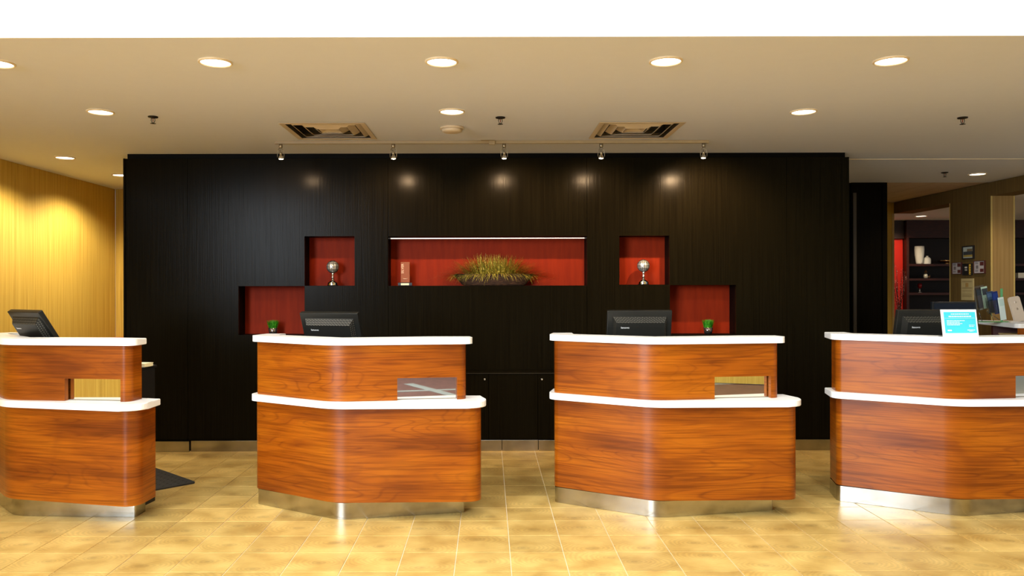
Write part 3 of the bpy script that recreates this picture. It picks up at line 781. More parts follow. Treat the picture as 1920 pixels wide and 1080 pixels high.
def build_monitor(loc, rz, tilt, lab, w=0.46, zb=0.957):
    """loc = centre of the panel; back faces local -y; tilt leans the top towards -y"""
    h = 0.335
    e = empty('computer_monitor', (loc[0], loc[1], zb + 0.0005), rz)
    zc = loc[2] - zb
    P = Matrix.Translation((0, 0, zc)) @ Matrix.Rotation(tilt, 4, 'X')
    bm = bmesh.new(); add_box(bm, -w/2, w/2, -0.012, 0.022, -h/2, h/2, bev=0.004, M=P)
    from_bm('bezel', bm, M_MON, e)
    box('screen', -w/2 + .016, w/2 - .016, 0.0221, 0.024, -h/2 + .018, h/2 - .016, M_SCREEN, e, M=P)
    # rear housing: frustum with a perforated upper slope
    bm = bmesh.new()
    a, b2 = 0.42 * w, 0.37 * w
    z0, z1, z2 = -0.44 * h, 0.38 * h, 0.27 * h
    lo = [bm.verts.new(P @ Vector(c)) for c in ((-a, -0.0121, z0), (a, -0.0121, z0), (a, -0.0121, z1), (-a, -0.0121, z1))]
    hi = [bm.verts.new(P @ Vector(c)) for c in ((-b2, -0.050, z0 + 0.02), (b2, -0.050, z0 + 0.02), (b2, -0.050, z2), (-b2, -0.050, z2))]
    bm.faces.new(hi); bm.faces.new(lo[::-1])
    for i in range(4): bm.faces.new((lo[i], lo[(i+1) % 4], hi[(i+1) % 4], hi[i]))
    hs = from_bm('rear_housing', bm, M_MON, e)
    # perforation ribs on the top and right slopes
    def slope_ribs(c0, c1, c2, c3, n, m_):
        bm = bmesh.new()
        for i in range(n):
            for j in range(m_):
                u, v = (i + 0.3 + 0.25 * (j % 2)) / n, (j + 0.35) / m_
                def pt(u, v): 
                    p = (Vector(c0) * (1-u) + Vector(c1) * u) * (1-v) + (Vector(c3) * (1-u) + Vector(c2) * u) * v
                    return p
                nn = (Vector(c1) - Vector(c0)).cross(Vector(c3) - Vector(c0)).normalized()
                du, dv = 0.42 / n, 0.30 / m_
                q = [pt(u, v), pt(u + du, v), pt(u + du * 1.5, v + dv), pt(u + du * .5, v + dv)]
                f0 = [bm.verts.new(P @ (p + nn * 0.0002)) for p in q]; f1 = [bm.verts.new(P @ (p + nn * 0.0012)) for p in q]
                bm.faces.new(f1); 
                for k in range(4): bm.faces.new((f0[k], f0[(k+1) % 4], f1[(k+1) % 4], f1[k]))
        return bm
    bm = slope_ribs((-a, -0.0121, z1), (-b2, -0.050, z2), (b2, -0.050, z2), (a, -0.0121, z1), 3, 30)
    stuff(from_bm('top_perforation', bm, M_PERF, hs))
    bm = slope_ribs((b2, -0.050, z2), (b2, -0.050, z0 + .02), (a, -0.0121, z0), (a, -0.0121, z1), 16, 3)
    stuff(from_bm('side_perforation', bm, M_PERF, hs))
    F = P @ Matrix.Translation((0, -0.0506, 0)) @ Matrix.Rotation(R(90), 4, 'X')
    text_mesh('logo', 'lenovo', 0.019, M_LOGO, hs, F @ Matrix.Translation((-0.235 * w, 0.055, 0)), sx_=1.15)
    text_mesh('logo_small', 'ThinkCentre', 0.009, M_LOGOR, hs, F @ Matrix.Translation((0.25 * w, -0.028, 0)))
    box('label_strip', -0.06, 0.06, -0.0515, -0.0503, -0.062, -0.056, simple('silver_label', (0.55, 0.55, 0.5, 1), 0.3), hs, M=P)
    # neck and foot
    bm = bmesh.new(); add_box(bm, -0.04, 0.04, 0.03, 0.055, 0.012, max(zc, 0.05), bev=0.003)
    from_bm('stand_neck', bm, M_MON, e)
    lathe('stand_base', [(0, 0), (0.10, 0), (0.10, 0.008), (0.035, 0.014), (0, 0.014)], M_MON, e, 28, c=(0, 0.04, 0))
    tag(e, lab, 'monitor', 'black computer monitors seen from behind')
    return e
MON_LABEL = ['black computer monitor leaning back steeply in front of the golden wall',
             'black computer monitor turned slightly, beside the lower red niche with grass pot',
             'black computer monitor facing straight away, rising behind the desk with the yellow mirror slot',
             'black computer monitor half covered by the turquoise sign']
build_monitor((-3.16, 5.52, 1.205), R(-32), R(32), MON_LABEL[0], 0.40)
build_monitor((-1.10, 5.58, 1.175), R(-17), R(22), MON_LABEL[1], 0.45)
build_monitor((1.065, 5.60, 1.175), R(0), R(12), MON_LABEL[2], 0.455)
build_monitor((3.09, 5.58, 1.175), R(3), R(12), MON_LABEL[3], 0.455)

# stacked leaflets on the first desk's staff worktop
p = dl(0, 0.60, 0.46, 0.9578)
pp = tag(empty('paper_stack', p, R(-10)), 'small stack of cream leaflets on the dark shelf behind the first desk', 'papers')
for k in range(4):
    box('sheet', -0.075 + .003*(k % 2), 0.075 + .003*(k % 2), -0.05, 0.05, k * 0.0062, k * 0.0062 + 0.006, simple('cream_paper', lin(245, 238, 200), 0.7) if k == 0 else MATS['cream_paper'], pp)

# turquoise sign on the last desk
sg = tag(empty('counter_sign', (W(1804, 630, 5.17).x, 5.185, ZU1 + 0.0008), R(4)), 'white framed turquoise sign standing on the last desk ledge', 'sign')
Ms = Matrix.Rotation(R(-9), 4, 'X')
bw, bh = 0.245, 0.178
box('acrylic_stand', -bw/2, bw/2, -0.002, 0.002, 0.0, bh, simple('sign_white', (0.9, 0.9, 0.9, 1), 0.35), sg, M=Ms)
box('stand_foot', -bw/2, bw/2, 0.003, 0.05, 0.0, 0.003, M_ACRY, sg)
cardm = box('printed_card', -bw/2 + 0.018, bw/2 - 0.010, -0.0032, -0.0021, 0.022, bh - 0.016, simple('turquoise_print', lin(66, 204, 222), 0.4), sg, M=Ms)
bm = bmesh.new()
def bar(x0, x1, z, h): add_box(bm, x0, x1, -0.0038, -0.0033, z - h/2, z + h/2, M=Ms)
random.seed(3)
def line(x0, x1, z, h, lo=0.008, hi=0.02):
    x = x0
    while x < x1 - 0.003:
        w_ = random.uniform(lo, hi); bar(x, min(x + w_, x1), z, h); x += w_ + 0.0028
line(-0.055, 0.07, 0.148, 0.0055, 0.006, 0.016); line(-0.072, 0.085, 0.132, 0.0065, 0.006, 0.02)
bar(-0.10, 0.108, 0.121, 0.0012)
for k, (xe, z) in enumerate(((0.035, 0.104), (0.0, 0.094), (0.02, 0.085), (0.0, 0.076))): line(-0.088, xe, z, 0.0040)
line(0.062, 0.100, 0.074, 0.003); line(0.062, 0.098, 0.066, 0.003)
line(-0.088, -0.060, 0.040, 0.009, 0.02, 0.03); line(0.048, 0.100, 0.042, 0.0045); line(0.060, 0.088, 0.034, 0.003)
from_bm('print_lines', bm, M_LOGO, cardm)

# ------------------------------------------------------------------ THINGS IN THE NICHES
def make_trophy():
    e = empty('globe_trophy')
    lathe('base', [(0, 0), (0.050, 0), (0.052, 0.006), (0.046, 0.012), (0.050, 0.018), (0.044, 0.030), (0.030, 0.044), (0.018, 0.052), (0.014, 0.056), (0, 0.056)], M_CHROME, e, 28)
    lathe('stem', [(0, 0.0562), (0.013, 0.0562), (0.010, 0.070), (0.016, 0.076), (0.009, 0.083), (0.009, 0.100), (0.015, 0.106), (0.010, 0.112), (0.016, 0.120), (0, 0.120)], M_CHROME, e, 20)
    c = 0.175; r = 0.056
    lathe('globe', [(0, c-r)] + [(r * math.sin(t) , c - r * math.cos(t)) for t in [math.pi * k / 14 for k in range(1, 14)]] + [(0, c+r)], simple('dark_chrome_ball', (0.95, 0.95, 0.92, 1), 0.3, 0.75, noise=0) if 'dark_chrome_ball' not in MATS else MATS['dark_chrome_ball'], e, 28)
    bm = bmesh.new()
    for k in range(8):
        a = math.pi * k / 8
        pts = [((r + .0015) * math.sin(t) * math.cos(a), (r + .0015) * math.sin(t) * math.sin(a), c - (r + .0015) * math.cos(t)) for t in [2 * math.pi * j / 32 for j in range(32)]]
        add_tube(bm, pts, 0.0018, 5, 0, True)
    for zz in (-0.028, 0.0, 0.028):
        rr = math.sqrt(r*r - zz*zz) + 0.0015
        add_tube(bm, [(rr * math.cos(2*math.pi*j/32), rr * math.sin(2*math.pi*j/32), c + zz) for j in range(32)], 0.0018, 5, 0, True)
    from_bm('globe_ribs', bm, M_DARKMETAL, e, True)
    return e
YN = Y_W + 0.085
sN = FPX / YN
nz_ = lambda k: NR[k][2] + 0.002
t0_ = make_trophy(); t0_.location = ((624 - CX) / sN, YN, nz_('A')); tag(t0_, 'silver globe trophy in the small red niche above the second desk', 'trophy', 'silver globe trophies in the small niches')
t1_ = copy_tree(t0_); t1_.location = ((1206.5 - CX) / sN, YN, nz_('D')); tag(t1_, 'silver globe trophy in the small red niche above the third desk', 'trophy', 'silver globe trophies in the small niches')

aw = tag(empty('award_plaque', ((760 - CX) / sN, YN, nz_('C'))), 'upright copper-tinted award slab reading SILVER on a black base', 'award')
prism('base', [(-0.065, -0.03), (0.065, -0.03), (0.05, 0.03), (-0.05, 0.03)], 0.0, 0.030, M_BLKPL, aw, bev=0.004)
box('name_plate', -0.038, 0.038, -0.0316, -0.0301, 0.005, 0.024, simple('pale_plate', lin(240, 232, 190), 0.4), aw)
sl_ = box('slab', -0.042, 0.042, -0.008, 0.008, 0.031, 0.222, simple('copper_glass', lin(150, 84, 50), 0.4, spec=0.2), aw, bev=0.003)
text_mesh('lettering', 'SILVER', 0.032, simple('engraved_pale', lin(250, 215, 180), 0.5, noise=0), sl_, Matrix.Translation((-0.024, -0.0084, 0.160)) @ Matrix.Rotation(R(90), 4, 'X') @ Matrix.Rotation(R(90), 4, 'Z'))
bm = bmesh.new()
for s in (-1, 1): add_tube(bm, [(0, -0.0086, 0.066), (s*0.010, -0.0086, 0.064), (s*0.021, -0.0086, 0.070)], [0.003, 0.002, 0.001], 6)
from_bm('emblem', bm, MATS['engraved_pale'], sl_)

def blades(n, fn, w0, seg=4):
    bm = bmesh.new()
    for _ in range(n):
        p, dirv, length, droop = fn()
        d = dirv.normalized(); side_ = d.cross(Vector((0, 0, 1)))
        if side_.length < 0.05: side_ = Vector((1, 0, 0))
        side_.normalize()
        side_ = (side_ + Vector((random.uniform(-.3, .3), random.uniform(-.3, .3), 0))).normalized()
        prev = None; q = p.copy(); dd = d.copy()
        for k in range(seg + 1):
            w = w0 * (1 - (k / seg) ** 1.5) + 0.0004
            a = bm.verts.new(q - side_ * w); b = bm.verts.new(q + side_ * w)
            if prev: bm.faces.new((prev[0], prev[1], b, a))
            prev = (a, b)
            dd = (dd + Vector((0, 0, -droop / seg))).normalized(); q = q + dd * (length / seg)
    return bm
def bladesmat(name, c1, c2, c3):
    m, nt, b = newmat(name); L = nt.links.new
    g = nt.nodes.new('ShaderNodeNewGeometry')
    r = ramp(nt, [(0.0, c1), (0.6, c2), (1.0, c3)])
    n = N(nt, 'ShaderNodeTexNoise'); n.inputs['Scale'].default_value = 60
    L(g.outputs['Position'], n.inputs['Vector']); 
    mr = N(nt, 'ShaderNodeMapRange'); mr.inputs['From Min'].default_value = .3; mr.inputs['From Max'].default_value = .7
    L(n.outputs['Fac'], mr.inputs['Value']); L(mr.outputs[0], r.inputs['Fac']); L(r.outputs[0], b.inputs['Base Color'])
    b.inputs['Roughness'].default_value = 0.5
    return m
M_GRASSY = bladesmat('dried_grass', lin(56, 60, 10), lin(150, 138, 40), lin(224, 200, 104))
M_GRASSG = bladesmat('green_grass', lin(20, 90, 8), lin(50, 150, 20), lin(100, 190, 40))
# long planter bowl
gx0 = (926 - CX) / sN
pb = tag(empty('grass_planter', (gx0, YN - 0.003, nz_('C'))), 'long oval basket bowl brimming with yellow-green ornamental grass in the centre niche', 'planter')
bm = bmesh.new()
add_lathe(bm, [(0, 0.0), (0.74, 0.0), (0.80, 0.008), (0.96, 0.075), (1.0, 0.105), (0.97, 0.108), (0.90, 0.085), (0, 0.085)], 48, M=Matrix.Diagonal((0.37, 0.075, 1, 1)))
M_BASK = strie('dark_woven_basket', lin(38, 22, 14), lin(84, 56, 36), 0.6, 30, 140, 0.3, 0.6)
from_bm('bowl', bm, M_BASK, pb, True)
random.seed(11)
def g1():
    t = random.uniform(-1, 1)
    x = 0.345 * t; y = 0.06 * math.sqrt(1 - t * t) * random.uniform(-1, 1)
    d = Vector((t * 0.8 + 2.4 * t * t * t + random.uniform(-.35, .35), y / 0.06 * 0.2 + random.uniform(-.35, .05), 1.0 - 0.55 * abs(t) ** 3))
    L_ = random.uniform(0.13, 0.215) * (1 + 0.40 * t * t)
    return Vector((x, y, 0.086)), d, L_, random.uniform(0.1, 0.6)
stuff(from_bm('grass_blades', blades(1150, g1, 0.0034), M_GRASSY, pb, recalc=False))
def g2():
    x = random.uniform(-0.36, 0.36); t = x / 0.36
    d = Vector((t * 1.3 + random.uniform(-.5, .5), -random.uniform(.35, .8), random.uniform(0.25, 0.8)))
    return Vector((x * 0.95, -0.05 * math.sqrt(1 - min(1, t*t)*0.95), 0.100)), d, random.uniform(0.09, 0.16), random.uniform(1.0, 2.4)
stuff(from_bm('drooping_blades', blades(210, g2, 0.0034, 6), M_GRASSY, pb, recalc=False))

def make_pot():
    e = empty('grass_pot')
    lathe('pot', [(0, 0), (0.028, 0), (0.036, 0.012), (0.047, 0.060), (0.044, 0.060), (0.036, 0.050), (0, 0.050)], simple('glossy_black_pot', (0.25, 0.22, 0.22, 1), 0.10, 0.9, noise=0), e, 24)
    def gg():
        a = random.uniform(0, 2*math.pi); r_ = math.sqrt(random.random()) * 0.036
        p = Vector((r_*math.cos(a), r_*math.sin(a), 0.051))
        return p, Vector((p.x * 14 + random.uniform(-.15, .15), p.y * 14 + random.uniform(-.15, .15), 1.6)), random.uniform(0.055, 0.088), random.uniform(0, .25)
    stuff(from_bm('grass_blades', blades(420, gg, 0.0016, 3), M_GRASSG, e, recalc=False))
    return e
g0 = make_pot(); g0.location = ((512 - CX) / sN, YN, nz_('B')); tag(g0, 'little glossy pot of green grass in the red niche behind the second desk', 'potted plant', 'small potted grasses in the low niches')
g1_ = copy_tree(g0); g1_.location = ((1327.5 - CX) / sN, YN, nz_('E')); g1_.rotation_euler = (0, 0, 1.3); tag(g1_, 'little glossy pot of green grass in the red niche behind the third desk', 'potted plant', 'small potted grasses in the low niches')

# ------------------------------------------------------------------ RUBBER MAT
c0 = Vector((-2.255, 6.08)); u = Vector((-0.73, 0.684)).normalized(); v = Vector((-0.70, -0.714)).normalized()
pts = rpath([c0 + u * 0.4, c0, c0 + v * 0.34], [0, 0.03, 0])
mid = rpath([c0 + v*0.30 , c0 + v * 0.35, c0 + v*0.35 + u * 0.35], [0, 0.03, 0])
poly = [c0 + u * 0.92] + [c0 + u*0.5] + pts[1:-1] + [c0 + v * 0.35, c0 + v * 0.35 + u * 0.92]
mt = tag(empty('anti_fatigue_mat', (c0.x, c0.y, 0)), 'black rubber floor mat poking out behind the first desk', 'floor mat')
prism('mat_body', [p - c0 for p in poly][::-1], 0.0005, 0.012, M_MAT, mt, bev=0.003)
bm = bmesh.new()
for i in range(14):
    for j in range(5):
        q = u * (0.06 + i * 0.06) + v * (0.06 + j * 0.06)
        add_lathe(bm, [(0.018, 0.0121), (0.014, 0.0145), (0, 0.0145)], 6, (q.x, q.y, 0))
stuff(from_bm('dimples', bm, M_MAT, mt))

# ------------------------------------------------------------------ REAR DESK at the right, with holder and phone
rd = tag(empty('back_counter', (4.68, 7.0, 0)), 'white topped wooden counter behind the last desk holding brochures', 'counter')
top = rpath([(0.16, 0.80), (0.0, 0.0), (1.2, -0.12), (1.25, 0.5), (0.45, 0.62)], [0, 0.05, 0.05, 0.05, 0])
prism('counter_top', top, ZU0, ZU1, M_WHITE, rd, bev=0.005)
fp = [Vector((0.05, 0.06)), Vector((0.06, 0.04)), Vector((1.17, -0.08))]
uv_path_panel('front_panel', fp, offset(fp, 0.03), [0.11, ZU0 - .0005], lambda i, k: False, M_WOOD, rd)
prism('side_panel', [(0.055, 0.075), (0.10, 0.08), (0.24, 0.74), (0.20, 0.75)], 0.11, 0.93, M_WOOD, rd)
prism('work_shelf', [(0.12, 0.10), (1.15, 0.0), (1.2, 0.70), (0.26, 0.76)], 0.935, 0.955, M_BLKMATTE, rd)
prism('rear_support', [(0.215, 0.66), (0.42, 0.56), (0.44, 0.60), (0.22, 0.70)], 0.956, ZU0 - .0005, simple('dark_red_wood', lin(70, 22, 12), 0.4), rd)
prism('plinth', [(0.10, 0.10), (1.15, 0.0), (1.15, 0.55), (0.25, 0.66)], 0.001, 0.109, M_STEEL, rd)
rd_m = Matrix.Translation((4.68, 7.0, 0))
# tray + blue card on the shelf
tb = tag(empty('paper_tray', (4.68 + 0.30, 7.36, 0.9555), R(12)), 'flat tan tray lying under the rear counter top beside the turquoise sign', 'tray')
box('tray_body', -0.16, 0.16, -0.10, 0.10, 0.0, 0.10, simple('tan_card', lin(176, 150, 100), 0.6), tb, bev=0.003)
box('tray_rim', -0.165, 0.165, -0.105, 0.105, 0.1005, 0.112, MATS['tan_card'], tb)
bc = tag(empty('blue_card_box', (4.68 + 0.19, 7.19, 0.9555), R(-12)), 'small blue card standing under the rear counter edge', 'card box')
box('card', -0.024, 0.024, -0.008, 0.008, 0.0, 0.155, simple('blue_card', lin(60, 150, 200), 0.4), bc, bev=0.001)
box('card_stripe', -0.022, 0.022, -0.0092, -0.0083, 0.10, 0.115, M_LOGO, bc)

# brochure holder
YH = 7.32; sH = FPX / YH
hx = lambda px: (px - CX) / sH
bh_ = tag(empty('brochure_holder', (hx(1858), YH, ZU1 + 0.0006), R(8)), 'clear green-edged acrylic brochure holder on the rear white counter', 'brochure holder')
box('base_plate', -0.13, 0.13, -0.06, 0.06, 0.0, 0.006, M_ACRYG, bh_)
Lr = Matrix.Rotation(R(-14), 4, 'Y')
box('end_post', 0.112, 0.124, 0.0, 0.02, 0.007, 0.31, M_ACRYG, bh_, bev=0.002)
for k, (x, z0_, h_, y_) in enumerate(((-0.115, 0.11, 0.19, 0.02), (-0.035, 0.075, 0.12, -0.02))):
    M = Matrix.Translation((x, y_, z0_)) @ Matrix.Rotation(R(-10), 4, 'Y')
    bm = bmesh.new()
    add_box(bm, 0, 0.11, -0.019, -0.017, 0, h_, M=M); add_box(bm, 0, 0.11, 0.017, 0.019, 0, h_ + .03, M=M); add_box(bm, 0, 0.11, -0.0169, 0.0169, 0, 0.003, M=M)
    add_box(bm, 0, 0.002, -0.0169, 0.0169, 0.0031, h_, M=M)
    from_bm('pocket', bm, M_ACRY, bh_)
add = bmesh.new()
add_tube(add, [(-0.09, 0.0, 0.006), (-0.115, 0.02, 0.115)], 0.003, 6); add_tube(add, [(0.03, 0.0, 0.006), (-0.02, -0.02, 0.08)], 0.003, 6); add_tube(add, [(0.10, 0.02, 0.02), (-0.02, 0.03, 0.10)], 0.003, 6)
from_bm('support_rods', add, M_ACRY, bh_, True)
def brochure(px, pyb, pyt, wpx, col, band, lab, lean, dy=0.0):
    s = sH; e = empty('brochure', ((px - CX) / s, YH + dy, CAM_Z - (pyb - 538) / s), R(8))
    w_ = wpx / s; h_ = (pyb - pyt) / s
    M = Matrix.Rotation(R(-lean), 4, 'Y')
    box('cover', -w_/2, w_/2, -0.004, 0.004, 0, h_, simple('cover_' + lab.split()[0], col, 0.35), e, M=M)
    box('printed_band', -w_/2 + .003, w_/2 - .003, -0.0048, -0.0041, h_ * 0.62, h_ * 0.92, simple('band_' + lab.split()[0], band, 0.35), e, M=M)
    tag(e, lab + ' standing in the acrylic holder on the rear counter', 'brochure', 'brochures in the acrylic holder')
brochure(1843, 577.5, 538.5, 13, lin(70, 52, 42), lin(24, 18, 16), 'brown photo-covered brochure', 10, 0.028)
brochure(1853, 577.5, 537, 12, lin(190, 215, 190), lin(40, 34, 34), 'pale green brochure with dark picture,', 10, 0.018)
brochure(1862, 586, 546, 13, lin(60, 78, 104), lin(84, 110, 140), 'slate blue slim brochure', 10, 0.006)
brochure(1868, 588, 546, 11, lin(18, 36, 100), lin(26, 54, 130), 'deep navy slim brochure', 10, -0.022)
brochure(1876.5, 599.5, 557, 11, lin(225, 240, 232), lin(200, 225, 215), 'white folded brochure', 9, -0.040)

# phone-like terminal
ph = tag(empty('card_terminal', (W(1907, 0, 7.2).x, 7.16, ZU1 + 0.0006), R(10)), 'pale silver handset device leaning upright on the rear counter, back turned', 'handset')
Mp = Matrix.Translation((0, 0, 0.012)) @ Matrix.Rotation(R(-9), 4, 'Y') @ Matrix.Rotation(R(-10), 4, 'X')
M_PHONE = simple('pale_silver_shell', lin(214, 196, 174), 0.35)
bm = bmesh.new()
pl = rpath([(0, -0.0), (-0.058, 0.0), (-0.058, 0.23), (0.058, 0.23), (0.058, 0.0), (0, 0.0)], [0, 0.012, 0.025, 0.025, 0.012, 0])[:-1]
Mq = Mp @ Matrix.Rotation(R(90), 4, 'X')
add_prism(bm, [(q.x, q.y) for q in pl], -0.008, 0.008, bev=0.003, M=Mq)
from_bm('shell', bm, M_PHONE, ph)
box('foot', -0.06, 0.075, -0.035, 0.045, 0.0, 0.011, simple('pale_foot', lin(226, 216, 204), 0.4), ph, bev=0.003)
lathe('camera_bump', [(0, 0), (0.012, 0), (0.012, 0.002), (0, 0.002)], simple('lens_bump', lin(228, 210, 190), 0.4), ph, 14, M=Mq @ Matrix.Translation((-0.004, 0.178, 0.0081)))
lathe('emblem', [(0, 0), (0.010, 0), (0.010, 0.001), (0, 0.001)], simple('grey_emblem', lin(178, 158, 138), 0.4), ph, 14, M=Mq @ Matrix.Translation((0.0, 0.115, 0.0081)))

# dark monitor on the rear counter (its front towards us)
rm = tag(empty('computer_monitor', (W(1788, 0, 8.0).x, 8.0, 0.0)), 'dark flat monitor far behind the turquoise sign, only its top showing', 'monitor')
box('bezel', -0.225, 0.225, -0.015, 0.02, 1.05, W(1788, 566, 8.0).z, M_BLKPL, rm, bev=0.003)
box('screen', -0.205, 0.205, -0.0165, -0.0152, 1.07, W(1788, 566, 8.0).z - 0.018, simple('blue_black_screen', (0.006, 0.01, 0.02, 1), 0.15, noise=0), rm)
box('stand_neck', -0.03, 0.03, 0.021, 0.045, 0.96, 1.20, M_BLKPL, rm)
box('stand_base', -0.11, 0.11, -0.06, 0.10, 0.945, 0.959, M_BLKPL, rm, bev=0.003)
rt = tag(empty('staff_table', (4.75, 8.05, 0)), 'dark staff table under the far monitor behind the last desk', 'table')
box('table_top', -0.45, 0.45, -0.22, 0.22, 0.915, 0.944, M_BLKMATTE, rt)
for sx_ in (-1, 1):
    for sy_ in (-1, 1):
        box('leg', sx_*0.42 - .02, sx_*0.42 + .02, sy_*0.19 - .02, sy_*0.19 + .02, 0.001, 0.9145, M_BLKMATTE, rt)

# ------------------------------------------------------------------ FRAMES ON THE CORRIDOR PIER
def pic(y0, y1, z0, z1, fr, fcol, body, lab, name='picture_frame', cat='picture'):
    e = empty(name, (X_R - 0.001, (y0 + y1)/2, (z0 + z1)/2))
    hy, hz = abs(y1 - y0)/2, (z1 - z0)/2
    if fr:
        side2 = lambda u, v, t: Vector((t, u, v))
        grid_slab('frame', -hy, hy, -hz, hz, [(-hy + fr, hy - fr, -hz + fr, hz - fr)], side2, -0.022, -0.001, fcol, e)
    sheet = box('print', -0.014 if fr else -0.02, -0.002, -hy + fr + .0004, hy - fr - .0004, -hz + fr + .0004, hz - fr - .0004, body, e)
    tag(e, lab, cat)
    return e, sheet, hy, hz
M_FR = simple('black_frame', (0.012, 0.01, 0.01, 1), 0.4)
def patches(sheet, lst, x=-0.0146):
    for (n_, ya, yb, za, zb, m_) in lst:
        box(n_, x - 0.0006, x, min(ya, yb), max(ya, yb), za, zb, m_, sheet)
MP = lambda n, *c: MATS.get(n) or simple(n, lin(*c), 0.5)
e, s_, hy, hz = pic(9.67, 9.90, 1.845, 2.01, 0.014, M_FR, MP('photo_sky', 168, 172, 158), 'black framed photo, topmost on the tan pier')
patches(s_, [('printed_patch', hy - .02, -hy + .02, -.03, 0.012, MP('photo_dark', 50, 54, 56)), ('printed_patch', .02, -hy + .03, 0.012, 0.045, MP('photo_brown', 104, 88, 62)),
             ('printed_patch', hy - .02, -hy + .02, -.055, -.0305, MP('photo_ochre', 158, 132, 60))])
for ya, yb, za, zb, lab in ((9.92, 10.12, 1.662, 1.812, 'grey notice plaque with red pictures, on the side of the dark doorway'), (9.455, 9.667, 1.662, 1.818, 'grey notice plaque with red pictures, above the brochure holder')):
    e, s_, hy, hz = pic(ya, yb, za, zb, 0.006, MP('plaque_edge', 70, 30, 26), MP('plaque_grey', 176, 164, 158), lab, 'notice_plaque', 'plaque')
    patches(s_, [('printed_patch', -hy + .022, -.012, 0.018, 0.062, MP('print_red', 84, 34, 30)), ('printed_patch', -hy + .022, -.015, -0.06, -.02, MP('print_red', 84, 34, 30)),
                 ('printed_patch', .02, .065, -0.018, .022, MP('print_grey', 110, 100, 98))])
    bmx = [('print_line', .02, .08, z, z + .006, MP('print_grey', 110, 100, 98)) for z in (0.05, 0.038, -.04, -.052)]
    patches(s_, bmx)
e, s_, hy, hz = pic(9.71, 9.895, 1.645, 1.79, 0.006, M_FR, MP('plaque_black', 18, 15, 14), 'black award plaque with a yellow strip of triangles, between the grey ones', 'award_plaque', 'plaque')
patches(s_, [('yellow_strip', -hy + .008, -hy + .055, -hz + .008, hz - .008, MP('strip_yellow', 226, 180, 60))])
for k in range(4):
    z = 0.03 - 0.028 * k
    bm = bmesh.new(); q = [(-0.0158, -hy + .018, z + .01), (-0.0158, -hy + .044, z + .01), (-0.0158, -hy + .031, z - .010)]
    a_ = [bm.verts.new(c) for c in q]; b_ = [bm.verts.new((c[0] + .0004, c[1], c[2])) for c in q]
    bm.faces.new(a_); bm.faces.new(b_[::-1])
    for i in range(3): bm.faces.new((a_[i], b_[i], b_[(i+1) % 3], a_[(i+1) % 3]))
    from_bm('triangle_mark', bm, M_FR, s_)
patches(s_, [('print_line', 0.0, .05, z, z + h_, MP('print_pale', 210, 200, 180)) for z, h_ in ((0.018, .016), (0.0, .006), (-.014, .005))])
e, s_, hy, hz = pic(9.68, 9.92, 1.335, 1.605, 0.0, M_FR, MP('board_tan', 178, 156, 104), 'tall tan evacuation board at the bottom of the pier', 'wall_board', 'board')
patches(s_, [('print_line', -hy + .02, hy - .02, z, z + .004, MP('board_line', 140, 112, 66)) for z in (0.1, 0.09, 0.02, 0.01, -.02, -.06, -.08, -.09)] +
        [('printed_patch', -.03, .03, 0.03, 0.08, MP('board_patch', 160, 124, 66))], x=-0.0206)

# ------------------------------------------------------------------ LOUNGE SHELF ORNAMENTS
YO = YS + 0.14
sO = FPX / YO
def shelf_loc(px, k): return Vector(((px - CX) / sO, YO, zt[k] + 0.001))
M_CERW = simple('white_ceramic', (0.85, 0.83, 0.74, 1), 0.35)
v = tag(empty('tall_vase', shelf_loc(1724, 2)), 'tall tapering white vase on the top lounge shelf', 'vase')
v.location = shelf_loc(1724, 2)
lathe('body', [(0, 0), (0.046, 0), (0.052, 0.02), (0.070, 0.16), (0.074, 0.24), (0.070, 0.292), (0.064, 0.292), (0.060, 0.27), (0.02, 0.05), (0, 0.05)], M_CERW, v, 24)
v = tag(empty('bottle_vase', shelf_loc(1738.5, 2)), 'short white bottle vase beside the tall vase', 'vase')
lathe('body', [(0, 0), (0.055, 0), (0.057, 0.01), (0.057, 0.07), (0.050, 0.095), (0.030, 0.112), (0.016, 0.118), (0.014, 0.126), (0, 0.126)], M_CERW, v, 24)
lathe('neck_rim', [(0, 0.1265), (0.019, 0.1265), (0.021, 0.134), (0.012, 0.136), (0, 0.130)], M_CERW, v, 16)
v = tag(empty('gold_bowl', shelf_loc(1776, 2)), 'flat golden bowl on the top lounge shelf', 'bowl')
lathe('bowl', [(0, 0.022), (0.05, 0.022), (0.12, 0.036), (0.15, 0.058), (0.14, 0.062), (0.11, 0.046), (0, 0.032)], simple('polished_gold', (0.65, 0.40, 0.16, 1), 0.2, 1.0, noise=0), v, 28)
lathe('foot', [(0, 0), (0.05, 0), (0.035, 0.0215), (0, 0.0215)], MATS['polished_gold'], v, 20)
# figurine: seated animal-like ornament, brown and white
f = tag(empty('figurine', shelf_loc(1738, 1)), 'small brown and white figurine on the middle lounge shelf', 'figurine')
M_FB = simple('figurine_brown', lin(120, 84, 46), 0.4); M_FW = simple('figurine_white', lin(225, 215, 190), 0.4)
lathe('body', [(0, 0.001), (0.026, 0.001), (0.034, 0.03), (0.026, 0.065), (0.012, 0.08), (0, 0.082)], M_FW, f, 16, c=(-0.02, 0, 0))
lathe('head', [(0, 0.080), (0.018, 0.088), (0.022, 0.104), (0.013, 0.122), (0.005, 0.138), (0, 0.138)], M_FB, f, 14, c=(-0.018, 0, 0))
bm = bmesh.new(); add_tube(bm, [(0.014, 0, 0.026), (0.030, 0, 0.020), (0.046, 0, 0.030), (0.050, 0, 0.058)], [0.014, 0.016, 0.012, 0.004], 8)
from_bm('tail', bm, M_FB, f, True)
gb = tag(empty('goblet', shelf_loc(1724.5, 0)), 'small red goblet with a clear foot on the lower lounge shelf', 'goblet')
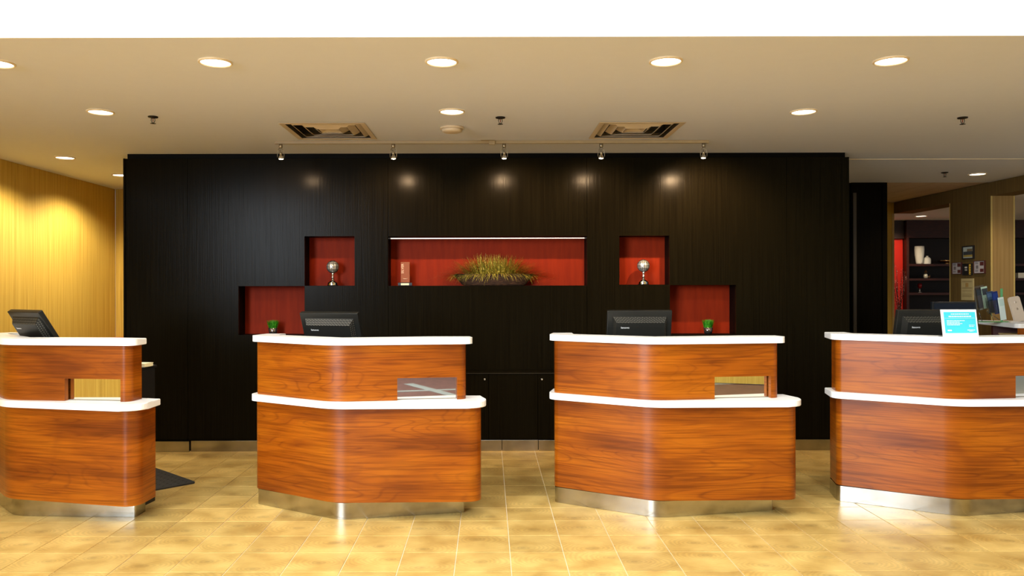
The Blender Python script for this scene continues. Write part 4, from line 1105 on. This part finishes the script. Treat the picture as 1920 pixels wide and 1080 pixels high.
lathe('bowl', [(0, 0.068), (0.018, 0.072), (0.032, 0.095), (0.034, 0.125), (0.028, 0.150), (0.025, 0.150), (0.030, 0.12), (0, 0.078)], simple('red_glass', lin(150, 16, 16), 0.15), gb, 20)
lathe('stem', [(0, 0), (0.032, 0), (0.032, 0.004), (0.006, 0.016), (0.006, 0.030), (0.013, 0.038), (0.006, 0.046), (0.010, 0.067), (0, 0.067)], simple('silver_foot', (0.8, 0.78, 0.75, 1), 0.2, 0.7), gb, 16)
# white box on a lounge shelf at the far right edge
wbx = tag(empty('white_box', ((1934 - CX) / sO, YO - 0.06, zt[1] + 0.001)), 'white box with a small dark emblem on the lounge shelf at the frame edge', 'box')
box('box_body', -0.29, 0.20, -0.05, 0.10, 0.0, 0.085, simple('white_card_box', (0.8, 0.78, 0.7, 1), 0.5), wbx, bev=0.003)
box('emblem', -0.15, -0.12, -0.0515, -0.0502, 0.02, 0.055, M_DARKMETAL, wbx)
# twigs in a floor vase
tv = tag(empty('twig_vase', ((1686 - CX) / (FPX/12.55), 12.55, 0)), 'bundle of dark budded twigs against the red lounge wall', 'twig arrangement')
lathe('vase', [(0, 0.001), (0.07, 0.001), (0.10, 0.2), (0.09, 0.5), (0.055, 0.72), (0.065, 0.80), (0.05, 0.80), (0.04, 0.70), (0, 0.66)], simple('dark_floor_vase', lin(40, 20, 14), 0.4), tv, 24)
M_TWIG = simple('dark_twig', lin(44, 12, 10), 0.6); M_BUD = simple('pale_bud', lin(190, 150, 130), 0.5)
random.seed(5)
bm = bmesh.new(); bmb = bmesh.new()
for k in range(16):
    a = random.uniform(0, 2*math.pi); sp = random.uniform(0.03, 0.12); H = random.uniform(1.45, 1.86)
    pts = []
    for j in range(8):
        t = j / 7
        pts.append(Vector((math.cos(a) * sp * t * t + 0.012 * math.sin(7*t + k), math.sin(a) * 0.6 * sp * t * t + 0.01 * math.cos(5*t + k), 0.70 + (H - 0.70) * t)))
    add_tube(bm, pts, [0.005 * (1 - 0.6 * j/7) for j in range(8)], 5)
    for j in range(3, 8):
        for _ in range(2):
            q = pts[j] + Vector((random.uniform(-.012, .012), random.uniform(-.012, .012), random.uniform(-.05, .05)))
            add_lathe(bmb, [(0, -0.006), (0.0045, 0), (0, 0.007)], 5, q)
stuff(from_bm('twigs', bm, M_TWIG, tv, True)); stuff(from_bm('buds', bmb, M_BUD, tv))
spot('lamp', (6.5, 12.3, OPZ - 0.03), 20, (1.0, 0.75, 0.5), 90, 0.6, (6.55, 12.85, 1.6), 0.05)
